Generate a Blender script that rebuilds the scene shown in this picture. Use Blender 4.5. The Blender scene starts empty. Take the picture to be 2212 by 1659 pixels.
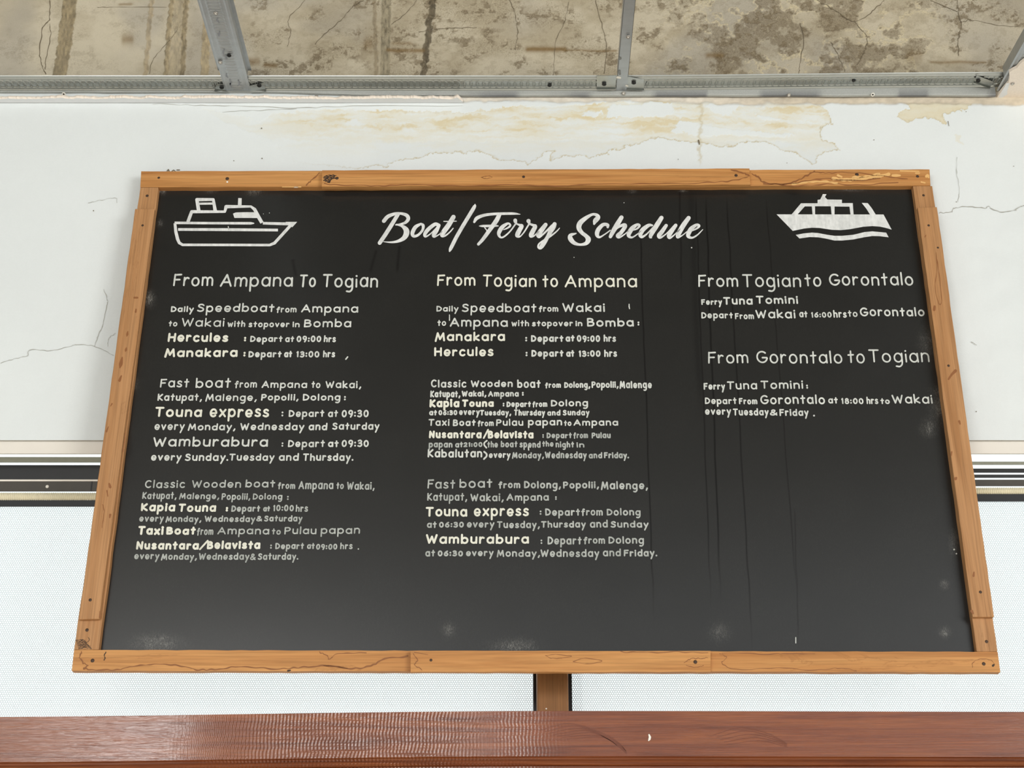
import bpy, bmesh, math, random
import numpy as np
from mathutils import Vector, Matrix
from mathutils.geometry import tessellate_polygon, delaunay_2d_cdt

# ------------------------------------------------------------------ camera, world, lights, exposure
SC = bpy.context.scene
COL = SC.collection
W, H, F = 2212.0, 1659.0, 3200.0
PITCH = math.radians(22.1)
CAM = np.array([0.0, -3.6, 1.6])
cam_data = bpy.data.cameras.new('camera')
cam_data.sensor_width = 36.0
cam_data.lens = F / W * 36.0
cam_data.clip_start = 0.05
cam = bpy.data.objects.new('camera', cam_data)
COL.objects.link(cam)
cam.location = CAM
cam.rotation_euler = (math.pi / 2 + PITCH, 0, 0)
SC.camera = cam

world = bpy.data.worlds.new('overcast_sky')
SC.world = world
world.use_nodes = True
bg = world.node_tree.nodes['Background']
bg.inputs['Color'].default_value = (0.95, 0.98, 1.0, 1)
bg.inputs['Strength'].default_value = 1.3

def area_light(name, loc, target, sx, sy, power, col):
    d = bpy.data.lights.new(name, 'AREA')
    d.shape = 'RECTANGLE'; d.size = sx; d.size_y = sy; d.energy = power; d.color = col
    o = bpy.data.objects.new(name, d); COL.objects.link(o)
    o.location = loc
    o.rotation_euler = (Vector(target) - Vector(loc)).to_track_quat('-Z', 'Y').to_euler()
    return o
# added lamp panels behind the camera, out of view: assumed daylight right, beam highlight left
area_light('assumed_daylight_right', (6.7, -7.6, 2.8), (0, 0, 2.9), 3.6, 2.8, 395, (1.0, 0.985, 0.95))  # assumed from the board's shadow, which falls to the left
area_light('added_beam_highlight_lamp', (-2.0, -6.6, 3.05), (-0.6, 0, 2.2), 2.1, 0.85, 115, (1.0, 0.985, 0.96))  # added inside the room, placed where the beam's left end reflects it
sun = bpy.data.lights.new('sun', 'SUN'); sun.energy = 3.0; sun.angle = math.radians(2.0); sun.color = (1.0, 0.96, 0.90)
sun_o = bpy.data.objects.new('sun', sun); COL.objects.link(sun_o)   # added outside, beyond the windows, to bounce light up off the floor
sun_o.rotation_euler = Vector((0.25, -0.77, -0.62)).to_track_quat('-Z', 'Y').to_euler()

vs = SC.view_settings
vs.view_transform = 'Standard'; vs.look = 'None'; vs.gamma = 1.0; vs.use_curve_mapping = False
vs.exposure = -0.11

# ------------------------------------------------------------------ geometry helpers
CP, SP = math.cos(PITCH), math.sin(PITCH)
def ray(px, py):
    u = (px - W / 2) / F; v = -(py - H / 2) / F
    return np.array([u, CP - v * SP, SP + v * CP])
def at(px, py, Y=0.0):                       # where the sight line of a photo point meets the plane y = Y
    d = ray(px, py); return CAM + d * ((Y - CAM[1]) / d[1])
def atz(px, py, Z):                          # ... meets the level plane z = Z
    d = ray(px, py); return CAM + d * ((Z - CAM[2]) / d[2])
def to_px(x, y, z):
    dx, dy, dz = x - CAM[0], y - CAM[1], z - CAM[2]
    dep = dy * CP + dz * SP; up = -dy * SP + dz * CP
    return W / 2 + F * dx / dep, H / 2 - F * up / dep

def lin(r, g, b):
    f = lambda c: (c / 255) / 12.92 if c / 255 <= 0.04045 else ((c / 255 + 0.055) / 1.055) ** 2.4
    return (f(r), f(g), f(b), 1.0)

def mesh_obj(name, verts, faces, mat=None, parent=None, smooth=False):
    me = bpy.data.meshes.new(name)
    me.from_pydata([tuple(map(float, v)) for v in verts], [], faces)
    me.update()
    if mat: me.materials.append(mat)
    if smooth: me.polygons.foreach_set('use_smooth', [True] * len(me.polygons))
    o = bpy.data.objects.new(name, me); COL.objects.link(o)
    if parent: o.parent = parent
    return o
def fix_normals(o):
    bm = bmesh.new(); bm.from_mesh(o.data)
    bmesh.ops.recalc_face_normals(bm, faces=bm.faces); bm.to_mesh(o.data); bm.free()
    return o
def bevel(o, w, seg=2):
    m = o.modifiers.new('bevel', 'BEVEL'); m.width = w; m.segments = seg; m.limit_method = 'ANGLE'
    return o

class MB:
    def __init__(s): s.v = []; s.f = []
    def add(s, vs, fs):
        n = len(s.v); s.v += [tuple(map(float, p)) for p in vs]; s.f += [tuple(i + n for i in f) for f in fs]; return s
    def box(s, x0, x1, y0, y1, z0, z1):
        return s.add([(x0, y0, z0), (x1, y0, z0), (x1, y1, z0), (x0, y1, z0), (x0, y0, z1), (x1, y0, z1), (x1, y1, z1), (x0, y1, z1)],
                     [(0, 3, 2, 1), (4, 5, 6, 7), (0, 1, 5, 4), (1, 2, 6, 5), (2, 3, 7, 6), (3, 0, 4, 7)])
    def prism(s, poly, vec):                 # polygon (list of 3d points) swept along vec
        n = len(poly); p = [np.array(q, float) for q in poly]; v = np.array(vec, float)
        tris = tessellate_polygon([[Vector(q) for q in p]])
        fs = [tuple(t) for t in tris] + [tuple(i + n for i in reversed(t)) for t in tris]
        fs += [(i, (i + 1) % n, (i + 1) % n + n, i + n) for i in range(n)]
        return s.add(p + [q + v for q in p], fs)
    def lathe(s, prof, c, ax, n=16):         # profile [(r, t)] around axis ax at c
        ax = Vector(ax).normalized(); e1 = ax.orthogonal().normalized(); e2 = ax.cross(e1); c = Vector(c)
        vs = []; fs = []
        for r, t in prof:
            for k in range(n):
                a = 2 * math.pi * k / n
                vs.append(c + ax * t + (e1 * math.cos(a) + e2 * math.sin(a)) * r)
        for i in range(len(prof) - 1):
            for k in range(n):
                fs.append((i * n + k, i * n + (k + 1) % n, (i + 1) * n + (k + 1) % n, (i + 1) * n + k))
        return s.add(vs, fs)
    def build(s, name, mat, parent=None, smooth=False):
        return fix_normals(mesh_obj(name, s.v, s.f, mat, parent, smooth))

def grid_obj(name, P, mat, parent=None, color=None, smooth=True):   # P: (rows, cols, 3)
    r, c = P.shape[:2]
    me = bpy.data.meshes.new(name)
    me.vertices.add(r * c); me.vertices.foreach_set('co', P.reshape(-1).astype(np.float32))
    i = np.arange(r * c).reshape(r, c)
    q = np.stack([i[:-1, :-1], i[:-1, 1:], i[1:, 1:], i[1:, :-1]], -1).reshape(-1, 4)
    me.loops.add(q.size); me.loops.foreach_set('vertex_index', q.reshape(-1).astype(np.int32))
    me.polygons.add(len(q)); me.polygons.foreach_set('loop_start', (np.arange(len(q)) * 4).astype(np.int32))
    me.polygons.foreach_set('use_smooth', np.full(len(q), smooth))
    me.update(calc_edges=True); me.validate()
    if color is not None:
        a = me.color_attributes.new('pigment', 'FLOAT_COLOR', 'POINT')
        cc = np.ones((r * c, 4), np.float32); cc[:, :color.shape[-1]] = color.reshape(r * c, -1)
        a.data.foreach_set('color', cc.reshape(-1))
    me.materials.append(mat)
    o = bpy.data.objects.new(name, me); COL.objects.link(o)
    if parent: o.parent = parent
    return o

def thing(name, loc, label, cat, group=None):
    o = bpy.data.objects.new(name, None); COL.objects.link(o)
    o.location = loc; o.empty_display_size = 0.1
    o['label'] = label; o['category'] = cat
    if group: o['group'] = group
    return o
def struct(o): o['kind'] = 'structure'; return o

def cr(pts, n=8):                            # Catmull-Rom through points of any dimension
    p = np.array(pts, float)
    if len(p) < 3: return p
    q = np.vstack([2 * p[0] - p[1], p, 2 * p[-1] - p[-2]])
    out = []
    for i in range(1, len(q) - 2):
        a, b, c, d = q[i - 1], q[i], q[i + 1], q[i + 2]
        for k in range(n):
            t = k / n
            out.append(0.5 * (2 * b + (c - a) * t + (2 * a - 5 * b + 4 * c - d) * t * t + (3 * b - a - 3 * c + d) * t ** 3))
    out.append(p[-1])
    return np.array(out)

# value noise in numpy
def vnoise(x, y, seed):
    r = np.random.RandomState(seed); T = r.rand(256, 256)
    xi = np.floor(x).astype(int); yi = np.floor(y).astype(int); fx = x - xi; fy = y - yi
    fx = fx * fx * (3 - 2 * fx); fy = fy * fy * (3 - 2 * fy)
    g = lambda a, b: T[a % 256, b % 256]
    return (g(xi, yi) * (1 - fx) + g(xi + 1, yi) * fx) * (1 - fy) + (g(xi, yi + 1) * (1 - fx) + g(xi + 1, yi + 1) * fx) * fy
def fbm(x, y, seed, oct=5, gain=0.5):
    s = 0; a = 1; t = 0
    for k in range(oct):
        s = s + a * vnoise(x * 2 ** k + 17.3 * k, y * 2 ** k + 9.1 * k, seed + k); t += a; a *= gain
    return s / t
def sstep(a, b, x):
    t = np.clip((x - a) / (b - a), 0, 1); return t * t * (3 - 2 * t)
def inside(poly, x, y):
    p = np.array(poly, float); r = np.zeros(x.shape, bool)
    for i in range(len(p)):
        (x0, y0), (x1, y1) = p[i - 1], p[i]
        if y0 == y1: continue
        c = ((y0 > y) != (y1 > y)) & (x < (x1 - x0) * (y - y0) / (y1 - y0) + x0)
        r ^= c
    return r
def dist(poly, x, y, closed=True):
    p = np.array(poly, float); d = np.full(x.shape, 1e9)
    for i in range(0 if closed else 1, len(p)):
        a, b = p[i - 1], p[i]; ab = b - a; L = max(ab @ ab, 1e-9)
        t = np.clip(((x - a[0]) * ab[0] + (y - a[1]) * ab[1]) / L, 0, 1)
        d = np.minimum(d, np.hypot(x - a[0] - t * ab[0], y - a[1] - t * ab[1]))
    return d

# ------------------------------------------------------------------ materials
class NT:
    def __init__(s, name):
        s.m = bpy.data.materials.new(name); s.m.use_nodes = True
        s.t = s.m.node_tree; s.N = s.t.nodes; s.b = s.N['Principled BSDF']; s.out = s.N['Material Output']
    def n(s, typ, **kw):
        o = s.N.new(typ)
        for k, v in kw.items(): setattr(o, k, v)
        return o
    def l(s, a, b): s.t.links.new(a, b)
    def coord(s, scale=(1, 1, 1), kind='Object'):
        tc = s.n('ShaderNodeTexCoord'); mp = s.n('ShaderNodeMapping')
        mp.inputs['Scale'].default_value = scale
        s.l(tc.outputs[kind], mp.inputs['Vector']); return mp.outputs['Vector']
    def noise(s, vec, scale, detail=4, rough=0.55, dist=0.0):
        o = s.n('ShaderNodeTexNoise'); o.inputs['Scale'].default_value = scale; o.inputs['Detail'].default_value = detail
        o.inputs['Roughness'].default_value = rough; o.inputs['Distortion'].default_value = dist
        s.l(vec, o.inputs['Vector']); return o.outputs['Fac']
    def ramp(s, fac, stops):
        o = s.n('ShaderNodeValToRGB'); e = o.color_ramp.elements
        while len(e) < len(stops): e.new(0.5)
        for i, (p, c) in enumerate(stops):
            e[i].position = p; e[i].color = c if len(c) == 4 else (*c, 1)
        s.l(fac, o.inputs['Fac']); return o.outputs['Color']
    def mix(s, fac, a, b, mode='MIX'):
        o = s.n('ShaderNodeMix', data_type='RGBA', blend_type=mode)
        for k, v in ((0, fac), (6, a), (7, b)):
            if hasattr(v, 'is_linked'): s.l(v, o.inputs[k])
            else: o.inputs[k].default_value = v
        return o.outputs[2]
    def math(s, op, a, b=None, c=None):
        o = s.n('ShaderNodeMath', operation=op)
        for k, v in enumerate((a, b, c)):
            if v is None: continue
            if hasattr(v, 'is_linked'): s.l(v, o.inputs[k])
            else: o.inputs[k].default_value = v
        return o.outputs[0]
    def bump(s, h, strength=0.3, d=0.002):
        o = s.n('ShaderNodeBump'); o.inputs['Strength'].default_value = strength; o.inputs['Distance'].default_value = d
        s.l(h, o.inputs['Height']); s.l(o.outputs['Normal'], s.b.inputs['Normal'])
    def set(s, **kw):
        for k, v in kw.items():
            i = s.b.inputs[k.replace('_', ' ')]
            if hasattr(v, 'is_linked'): s.l(v, i)
            else: i.default_value = v
        return s
G = lambda v: (v, v, v, 1)

def mat_plain(name, col, rough=0.5, metal=0.0, spec=0.5, noise=0.12, sc=60):
    t = NT(name); v = t.coord(); f = t.noise(v, sc, 4)
    c = t.mix(f, tuple(x * (1 - noise) for x in col[:3]) + (1,), tuple(min(1, x * (1 + noise)) for x in col[:3]) + (1,))
    t.set(Base_Color=c, Roughness=rough, Metallic=metal); t.b.inputs['Specular IOR Level'].default_value = spec
    return t.m

def mat_pigment(name, rough, bump_scale, bump_s, grain=0.06, gs=300, bd=0.002):
    t = NT(name); a = t.n('ShaderNodeVertexColor'); a.layer_name = 'pigment'
    v = t.coord(); f = t.noise(v, gs, 4, 0.65)
    g = t.ramp(f, [(0.3, G(1 - grain)), (0.7, G(1.0))])
    t.set(Base_Color=t.mix(1.0, a.outputs['Color'], g, 'MULTIPLY'), Roughness=rough)
    t.b.inputs['Specular IOR Level'].default_value = 0.3
    h = t.math('ADD', t.noise(v, bump_scale, 5, 0.6), t.math('MULTIPLY', f, 0.25))
    t.bump(h, bump_s, bd)
    return t.m

def mat_wood(name, c0, c1, axis, dark, rough=0.5, gs=1.0, stain=0.5):
    """planed wood, grain running along axis; growth lines, pores and water tide marks"""
    t = NT(name)
    st = {'x': (1.2, 30, 30), 'z': (30, 30, 1.2)}[axis]
    st2 = {'x': (5, 260, 260), 'z': (260, 260, 5)}[axis]
    st3 = {'x': (2.2, 14, 14), 'z': (14, 14, 2.2)}[axis]
    v1 = t.coord(tuple(k * gs for k in st)); v2 = t.coord(st2); v3 = t.coord(st3)
    a = t.noise(v1, 1.0, 5, 0.6, 1.2); p = t.noise(v2, 1.0, 3, 0.6)
    base = t.ramp(a, [(0.3, c0), (0.5, tuple((x + y) / 2 for x, y in zip(c0, c1))), (0.72, c1)])
    pore = t.ramp(p, [(0.36, G(0.80)), (0.56, G(1.0))])
    c = t.mix(1.0, base, pore, 'MULTIPLY')
    s = t.noise(v3, 1.0, 6, 0.65, 0.6)
    line = t.ramp(s, [(0.585, G(0)), (0.60, G(1)), (0.612, G(0.15)), (0.75, G(0.0))])
    c = t.mix(t.math('MULTIPLY', line, stain), c, dark)
    t.set(Base_Color=c, Roughness=rough); t.b.inputs['Specular IOR Level'].default_value = 0.3
    t.bump(t.math('ADD', t.math('MULTIPLY', p, 0.6), a), 0.18, 0.0015)
    return t.m

M = {}
M['rail'] = mat_wood('oiled_wood_along', lin(178, 120, 66), lin(214, 158, 96), 'x', lin(128, 76, 38), 0.5, 1.0, 0.3)
M['stile'] = mat_wood('oiled_wood_upright', lin(164, 116, 72), lin(196, 148, 102), 'z', lin(130, 84, 46), 0.52, 1.0, 0.25)
M['post'] = mat_wood('brown_stained_wood', lin(134, 94, 54), lin(154, 108, 64), 'z', lin(90, 60, 30), 0.5, 1.0, 0.2)
M['nail'] = mat_plain('rusty_nail', lin(76, 58, 46), 0.6, 0.4)
M['stainline'] = mat_plain('water_mark', lin(140, 88, 46), 0.6)
M['darkstain'] = mat_plain('dark_mark', lin(58, 42, 30), 0.7)
M['chip'] = mat_plain('bare_wood_chip', lin(226, 178, 112), 0.7)

def mat_board():
    t = NT('matt_black_board_paint')
    a = t.n('ShaderNodeVertexColor'); a.layer_name = 'pigment'
    v = t.coord(); f = t.noise(v, 900, 3, 0.7); g2 = t.noise(v, 6, 4)
    dust = t.n('ShaderNodeSeparateColor'); t.l(a.outputs['Color'], dust.inputs[0])
    base = t.mix(g2, lin(20, 21, 20), lin(27, 27, 26))
    f3 = t.noise(t.coord((420, 420, 160)), 1.0, 5, 0.75, 1.5)
    speck = t.ramp(f3, [(0.47, G(0.06)), (0.62, G(1))])
    c = t.mix(t.math('MULTIPLY', dust.outputs[0], speck), base, lin(196, 194, 186))
    c = t.mix(dust.outputs[1], c, lin(12, 12, 12))
    t.set(Base_Color=c, Roughness=0.28)
    t.l(t.math('MULTIPLY', t.math('SUBTRACT', 1.0, t.math('MULTIPLY', dust.outputs[1], 0.75)), 0.7), t.b.inputs['Specular IOR Level'])
    t.bump(f, 0.06, 0.0004)
    return t.m
M['board'] = mat_board()

def mat_chalk(name, c0, c1):
    t = NT(name); v = t.coord(); f = t.noise(v, 70, 5, 0.7); s = t.noise(t.coord((90, 90, 14)), 1.0, 3, 0.6)
    c = t.mix(t.ramp(t.math('MULTIPLY', t.math('ADD', f, s), 0.5), [(0.36, G(0)), (0.62, G(1))]), c0, c1)
    t.set(Base_Color=c, Roughness=0.7); t.b.inputs['Specular IOR Level'].default_value = 0.2
    return t.m
M['ink0'] = mat_chalk('grey_white_marker', lin(156, 160, 155), lin(186, 189, 184))
M['ink1'] = mat_chalk('white_marker', lin(190, 193, 187), lin(216, 218, 212))
M['ink2'] = mat_chalk('cream_white_marker', lin(212, 211, 196), lin(232, 231, 217))
M['paint'] = mat_chalk('white_brush_paint', lin(198, 200, 198), lin(230, 231, 229))

M['wall'] = mat_pigment('white_plaster_paint', 0.6, 9, 0.25, 0.02, 200, 0.006)
def mat_concrete():
    t = NT('bare_concrete'); a = t.n('ShaderNodeVertexColor'); a.layer_name = 'pigment'; v = t.coord()
    f = t.noise(v, 260, 6, 0.75, 0.6); f2 = t.noise(v, 95, 5, 0.7, 1.0); g = t.noise(v, 700, 3, 0.7)
    p1 = t.ramp(f, [(0.50, G(0)), (0.60, G(1))]); p2 = t.ramp(f2, [(0.56, G(0)), (0.62, G(1))])
    k = t.math('MULTIPLY', t.math('MAXIMUM', t.math('MULTIPLY', p1, 0.6), t.math('MULTIPLY', p2, 0.45)), a.outputs['Alpha'])
    c = t.mix(k, a.outputs['Color'], t.mix(1.0, a.outputs['Color'], (0.46, 0.42, 0.36, 1), 'MULTIPLY'))
    hl = t.ramp(f2, [(0.36, G(1)), (0.42, G(0))])
    c = t.mix(t.math('MULTIPLY', t.math('MULTIPLY', hl, 0.35), a.outputs['Alpha']), c, lin(214, 202, 172))
    c = t.mix(1.0, c, t.ramp(g, [(0.3, G(0.88)), (0.7, G(1.0))]), 'MULTIPLY')
    t.set(Base_Color=c, Roughness=0.85); t.b.inputs['Specular IOR Level'].default_value = 0.2
    t.bump(t.math('SUBTRACT', t.math('MULTIPLY', g, 0.3), k), 0.35, 0.002)
    return t.m
M['conc'] = mat_concrete()
M['crack'] = mat_plain('hairline_crack', lin(176, 175, 168), 0.9)
M['crackd'] = mat_plain('concrete_crack', lin(112, 100, 80), 0.9)
M['gyp'] = mat_plain('broken_gypsum', lin(240, 228, 214), 0.9, noise=0.13, sc=160)
M['paper'] = mat_plain('white_board_paper', lin(228, 230, 232), 0.7, noise=0.03)
M['soffit'] = mat_plain('cream_reveal_paint', lin(232, 226, 216), 0.6, noise=0.03, sc=12)

def mat_metal(name, col, rough):
    t = NT(name); v = t.coord(); f = t.noise(v, 25, 5, 0.6); s = t.noise(t.coord((4, 60, 60)), 1.0, 4)
    c = t.mix(f, tuple(x * 0.82 for x in col[:3]) + (1,), col)
    t.set(Base_Color=c, Metallic=0.85, Roughness=t.ramp(s, [(0.3, G(rough - 0.08)), (0.7, G(rough + 0.1))]))
    t.bump(f, 0.05, 0.001)
    return t.m
M['zinc'] = mat_metal('galvanised_steel', lin(188, 191, 187), 0.30)
M['zinc2'] = mat_metal('dull_galvanised_steel', lin(190, 194, 196), 0.5)
M['screw'] = mat_plain('black_screw', lin(40, 40, 38), 0.4, 0.5)
M['screwb'] = mat_plain('bright_screw', lin(170, 165, 158), 0.35, 0.8)
M['splash'] = mat_plain('mortar_splash', lin(236, 232, 222), 0.9)
M['frame_black'] = mat_plain('black_aluminium', lin(32, 33, 36), 0.4, 0.0, 0.4)
M['frame_brown'] = mat_plain('dark_brown_aluminium', lin(60, 55, 48), 0.45)
M['frame_grey'] = mat_plain('grey_green_aluminium', lin(160, 162, 150), 0.45)
M['bead'] = mat_plain('cream_ribbed_fabric', lin(228, 220, 192), 0.8)

def mat_glass():
    t = NT('clear_glass'); tr = t.n('ShaderNodeBsdfTransparent'); gl = t.n('ShaderNodeBsdfGlossy'); mx = t.n('ShaderNodeMixShader')
    gl.inputs['Roughness'].default_value = 0.45; mx.inputs[0].default_value = 0.05
    tr.inputs['Color'].default_value = (0.97, 0.99, 0.985, 1)
    t.l(tr.outputs[0], mx.inputs[1]); t.l(gl.outputs[0], mx.inputs[2]); t.l(mx.outputs[0], t.out.inputs['Surface'])
    return t.m
M['glass'] = mat_glass()

def mat_shade(p=0.0058, r=0.43):
    t = NT('perforated_screen_fabric'); tc = t.n('ShaderNodeTexCoord'); sx = t.n('ShaderNodeSeparateXYZ')
    t.l(tc.outputs['Object'], sx.inputs[0]); q = p * 1.7320508
    def d2(ox, oz):
        a = t.math('WRAP', t.math('ADD', sx.outputs[0], ox), p / 2, -p / 2)
        b = t.math('WRAP', t.math('ADD', sx.outputs[2], oz), q / 2, -q / 2)
        return t.math('ADD', t.math('MULTIPLY', a, a), t.math('MULTIPLY', b, b))
    d = t.math('SQRT', t.math('MINIMUM', d2(0, 0), d2(p / 2, q / 2)))
    mr = t.n('ShaderNodeMapRange'); t.l(d, mr.inputs[0])
    mr.inputs[1].default_value = p * (r - 0.07); mr.inputs[2].default_value = p * (r + 0.07)
    df = t.n('ShaderNodeBsdfDiffuse'); tl = t.n('ShaderNodeBsdfTranslucent'); tr = t.n('ShaderNodeBsdfTransparent')
    df.inputs[0].default_value = lin(196, 202, 203); tl.inputs[0].default_value = lin(206, 216, 219)
    m1 = t.n('ShaderNodeMixShader'); m1.inputs[0].default_value = 0.55
    t.l(df.outputs[0], m1.inputs[1]); t.l(tl.outputs[0], m1.inputs[2])
    m2 = t.n('ShaderNodeMixShader'); t.l(mr.outputs[0], m2.inputs[0])
    t.l(tr.outputs[0], m2.inputs[1]); t.l(m1.outputs[0], m2.inputs[2]); t.l(m2.outputs[0], t.out.inputs['Surface'])
    return t.m
M['shade'] = mat_shade()

def mat_beam():
    t = NT('varnished_red_brown_wood')
    a = t.noise(t.coord((1.6, 30, 46)), 1.0, 6, 0.62, 0.9); p = t.noise(t.coord((7, 300, 420)), 1.0, 3, 0.6)
    c = t.ramp(a, [(0.28, lin(96, 44, 22)), (0.48, lin(130, 68, 36)), (0.62, lin(144, 80, 42)), (0.78, lin(104, 50, 27))])
    c = t.mix(1.0, c, t.ramp(p, [(0.35, G(0.72)), (0.6, G(1.0))]), 'MULTIPLY')
    t.set(Base_Color=c, Roughness=0.4, Coat_Weight=0.8, Coat_Roughness=0.15, Coat_IOR=1.62); t.b.inputs['Specular IOR Level'].default_value = 0.25
    # planer chatter: fine upright ripples between two places along the beam
    tc = t.n('ShaderNodeTexCoord'); sx = t.n('ShaderNodeSeparateXYZ'); t.l(tc.outputs['Object'], sx.inputs[0])
    wob = t.noise(t.coord((5, 5, 60)), 1.0, 3)
    ph = t.math('ADD', t.math('MULTIPLY', sx.outputs[0], 2 * math.pi / 0.0085), t.math('MULTIPLY', wob, 9.0))
    wv = t.math('SINE', ph)
    m1 = t.n('ShaderNodeMapRange', interpolation_type='SMOOTHSTEP'); t.l(sx.outputs[0], m1.inputs[0]); m1.inputs[1].default_value = -0.86; m1.inputs[2].default_value = -0.50
    m2 = t.n('ShaderNodeMapRange', interpolation_type='SMOOTHSTEP'); t.l(sx.outputs[0], m2.inputs[0]); m2.inputs[1].default_value = 0.18; m2.inputs[2].default_value = -0.30
    wv = t.math('MULTIPLY', wv, t.math('MULTIPLY', m1.outputs[0], m2.outputs[0]))
    h = t.math('ADD', t.math('MULTIPLY', wv, 1.1), t.math('ADD', t.math('MULTIPLY', p, 0.6), t.math('MULTIPLY', a, 0.7)))
    t.bump(h, 0.5, 0.0016); t.l(t.b.inputs['Normal'].links[0].from_socket, t.b.inputs['Coat Normal'])
    return t.m
M['beam'] = mat_beam()
M['floor'] = mat_plain('beige_floor_tile', lin(222, 215, 203), 0.4, noise=0.05, sc=3)
M['slab'] = mat_plain('grey_slab', lin(104, 99, 90), 0.9, noise=0.1, sc=8)

# ------------------------------------------------------------------ ribbons (brush strokes, cracks, water marks)
def ribbon(mb, pts, emit, caps=True, nd=10):
    """pts (n,3): x, y, width in photo units on the surface; emit maps (x, y) to a 3d point of that surface"""
    p = np.array(pts, float); n = len(p)
    if n == 1:
        p = np.vstack([p, p + [[0.01, 0, 0]]]); n = 2
    d = np.diff(p[:, :2], axis=0); L = np.hypot(d[:, 0], d[:, 1])[:, None]; d = d / np.maximum(L, 1e-6)
    nr = np.stack([-d[:, 1], d[:, 0]], 1)
    base = len(mb.v)
    # one quad per segment, joined at averaged normals where the bend is small, a disc where it is sharp
    vn = np.vstack([nr[:1], nr[:-1] + nr[1:], nr[-1:]]); vl = np.hypot(vn[:, 0], vn[:, 1])[:, None]
    vn = vn / np.maximum(vl, 1e-6)
    sharp = [False] + [float(d[i] @ d[i + 1]) < 0.80 for i in range(n - 2)] + [False]
    for i in range(n - 1):
        na = nr[i] if sharp[i] else vn[i]; nb = nr[i] if sharp[i + 1] else vn[i + 1]
        wa, wb = p[i, 2] / 2, p[i + 1, 2] / 2; a, b = p[i, :2], p[i + 1, :2]
        q = [a + na * wa, b + nb * wb, b - nb * wb, a - na * wa]
        mb.add([emit(*k) for k in q], [(0, 1, 2, 3)])
    for i in range(n):
        if sharp[i] or (caps and i in (0, n - 1)):
            r = p[i, 2] / 2
            ring = [emit(p[i, 0] + r * math.cos(2 * math.pi * k / nd), p[i, 1] + r * math.sin(2 * math.pi * k / nd)) for k in range(nd)]
            mb.add(ring, [tuple(range(nd))])

class Flat:
    """flat marks gathered in surface coordinates, merged into one outline without overlaps"""
    def __init__(s): s.v = []; s.f = []
    def add(s, vs, fs):
        n = len(s.v); s.v += [(float(p[0]), float(p[1])) for p in vs]; s.f += [tuple(i + n for i in f) for f in fs]; return s
    def poly(s, pts):
        return s.add(pts, [tuple(t) for t in tessellate_polygon([[Vector((a, b, 0)) for a, b in pts]])])
    def build(s, name, mat, parent, emit, axis=(0, -1, 0)):
        fs = []
        for f in s.f:                        # convex outline of every piece, wound the same way
            h = []
            p = sorted(set(f), key=lambda i: s.v[i])
            for seq in (p, p[::-1]):
                c = []
                for i in seq:
                    while len(c) > 1 and ((s.v[c[-1]][0] - s.v[c[-2]][0]) * (s.v[i][1] - s.v[c[-2]][1]) - (s.v[c[-1]][1] - s.v[c[-2]][1]) * (s.v[i][0] - s.v[c[-2]][0])) <= 1e-7: c.pop()
                    c.append(i)
                h += c[:-1]
            if len(h) > 2: fs.append(tuple(h))
        v, e, f, ov, oe, of = delaunay_2d_cdt([Vector(p) for p in s.v], [], fs, 0, 1e-4)
        f = [q for q, o in zip(f, of) if len(o)]
        used = sorted({i for q in f for i in q}); ix = {k: i for i, k in enumerate(used)}
        o = mesh_obj(name, [emit(v[k][0], v[k][1]) for k in used], [tuple(ix[i] for i in q) for q in f], mat, parent)
        return face_viewer(o, axis)
FLAT = lambda a, b: (a, b)

def face_viewer(o, axis):                    # make the flat marks face out of their surface
    me = o.data; bm = bmesh.new(); bm.from_mesh(me); a = Vector(axis)
    for f in bm.faces:
        f.normal_update()
        if f.normal.dot(a) < 0: f.normal_flip()
    bm.to_mesh(me); bm.free(); return o

# ------------------------------------------------------------------ the setting
R = random.Random(4)
XW = 2.4
mb = MB(); mb.box(-5.5, 5.5, -10, 6.0, -0.1, 0.0); struct(mb.build('floor', M['floor']))
mb = MB(); mb.prism([(-5.5, 0.3, 4.75), (5.5, 0.3, 4.75), (5.5, -4.6, 4.75), (1.0, -5.8, 4.75), (-5.5, -9.4, 4.75)], (0, 0, 0.15)); struct(mb.build('ceiling', M['slab']))  # unseen slab, its back edge cut at a slant to shape the board's reflection

mb = MB(); mb.box(-3.35, -3.2, -7.8, 0.3, 0.0, 4.75); struct(mb.build('blocking_wall_left', mat_plain('pale_blocking_wall', lin(196, 196, 190), 0.7, noise=0.03, sc=3)))  # unseen, added to block sky light from the left
mb = MB(); mb.box(3.4, 3.55, -2.1, 0.3, 0.0, 4.75); struct(mb.build('blocking_wall_right', bpy.data.materials['pale_blocking_wall']))  # unseen, added to keep open sky off the right of the wall
mb = MB(); mb.box(-1.2, 5.5, -9.1, -9.0, 2.7, 4.3); struct(mb.build('blocking_wall_rear', M['slab']))  # unseen dark band behind the camera, added to cut sky reflection on the beam
Z_HEAD = at(1106, 951, 0)[2]                 # top of the window opening
Z_TOP = at(1106, 197, 0)[2]                  # where the plaster ends and bare concrete starts
Z_BEAM0, Z_BEAM1 = at(1106, 1640, -0.05)[2], at(1106, 1536, -0.05)[2]
XO = 1.95                                    # half width of the window opening

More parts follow.
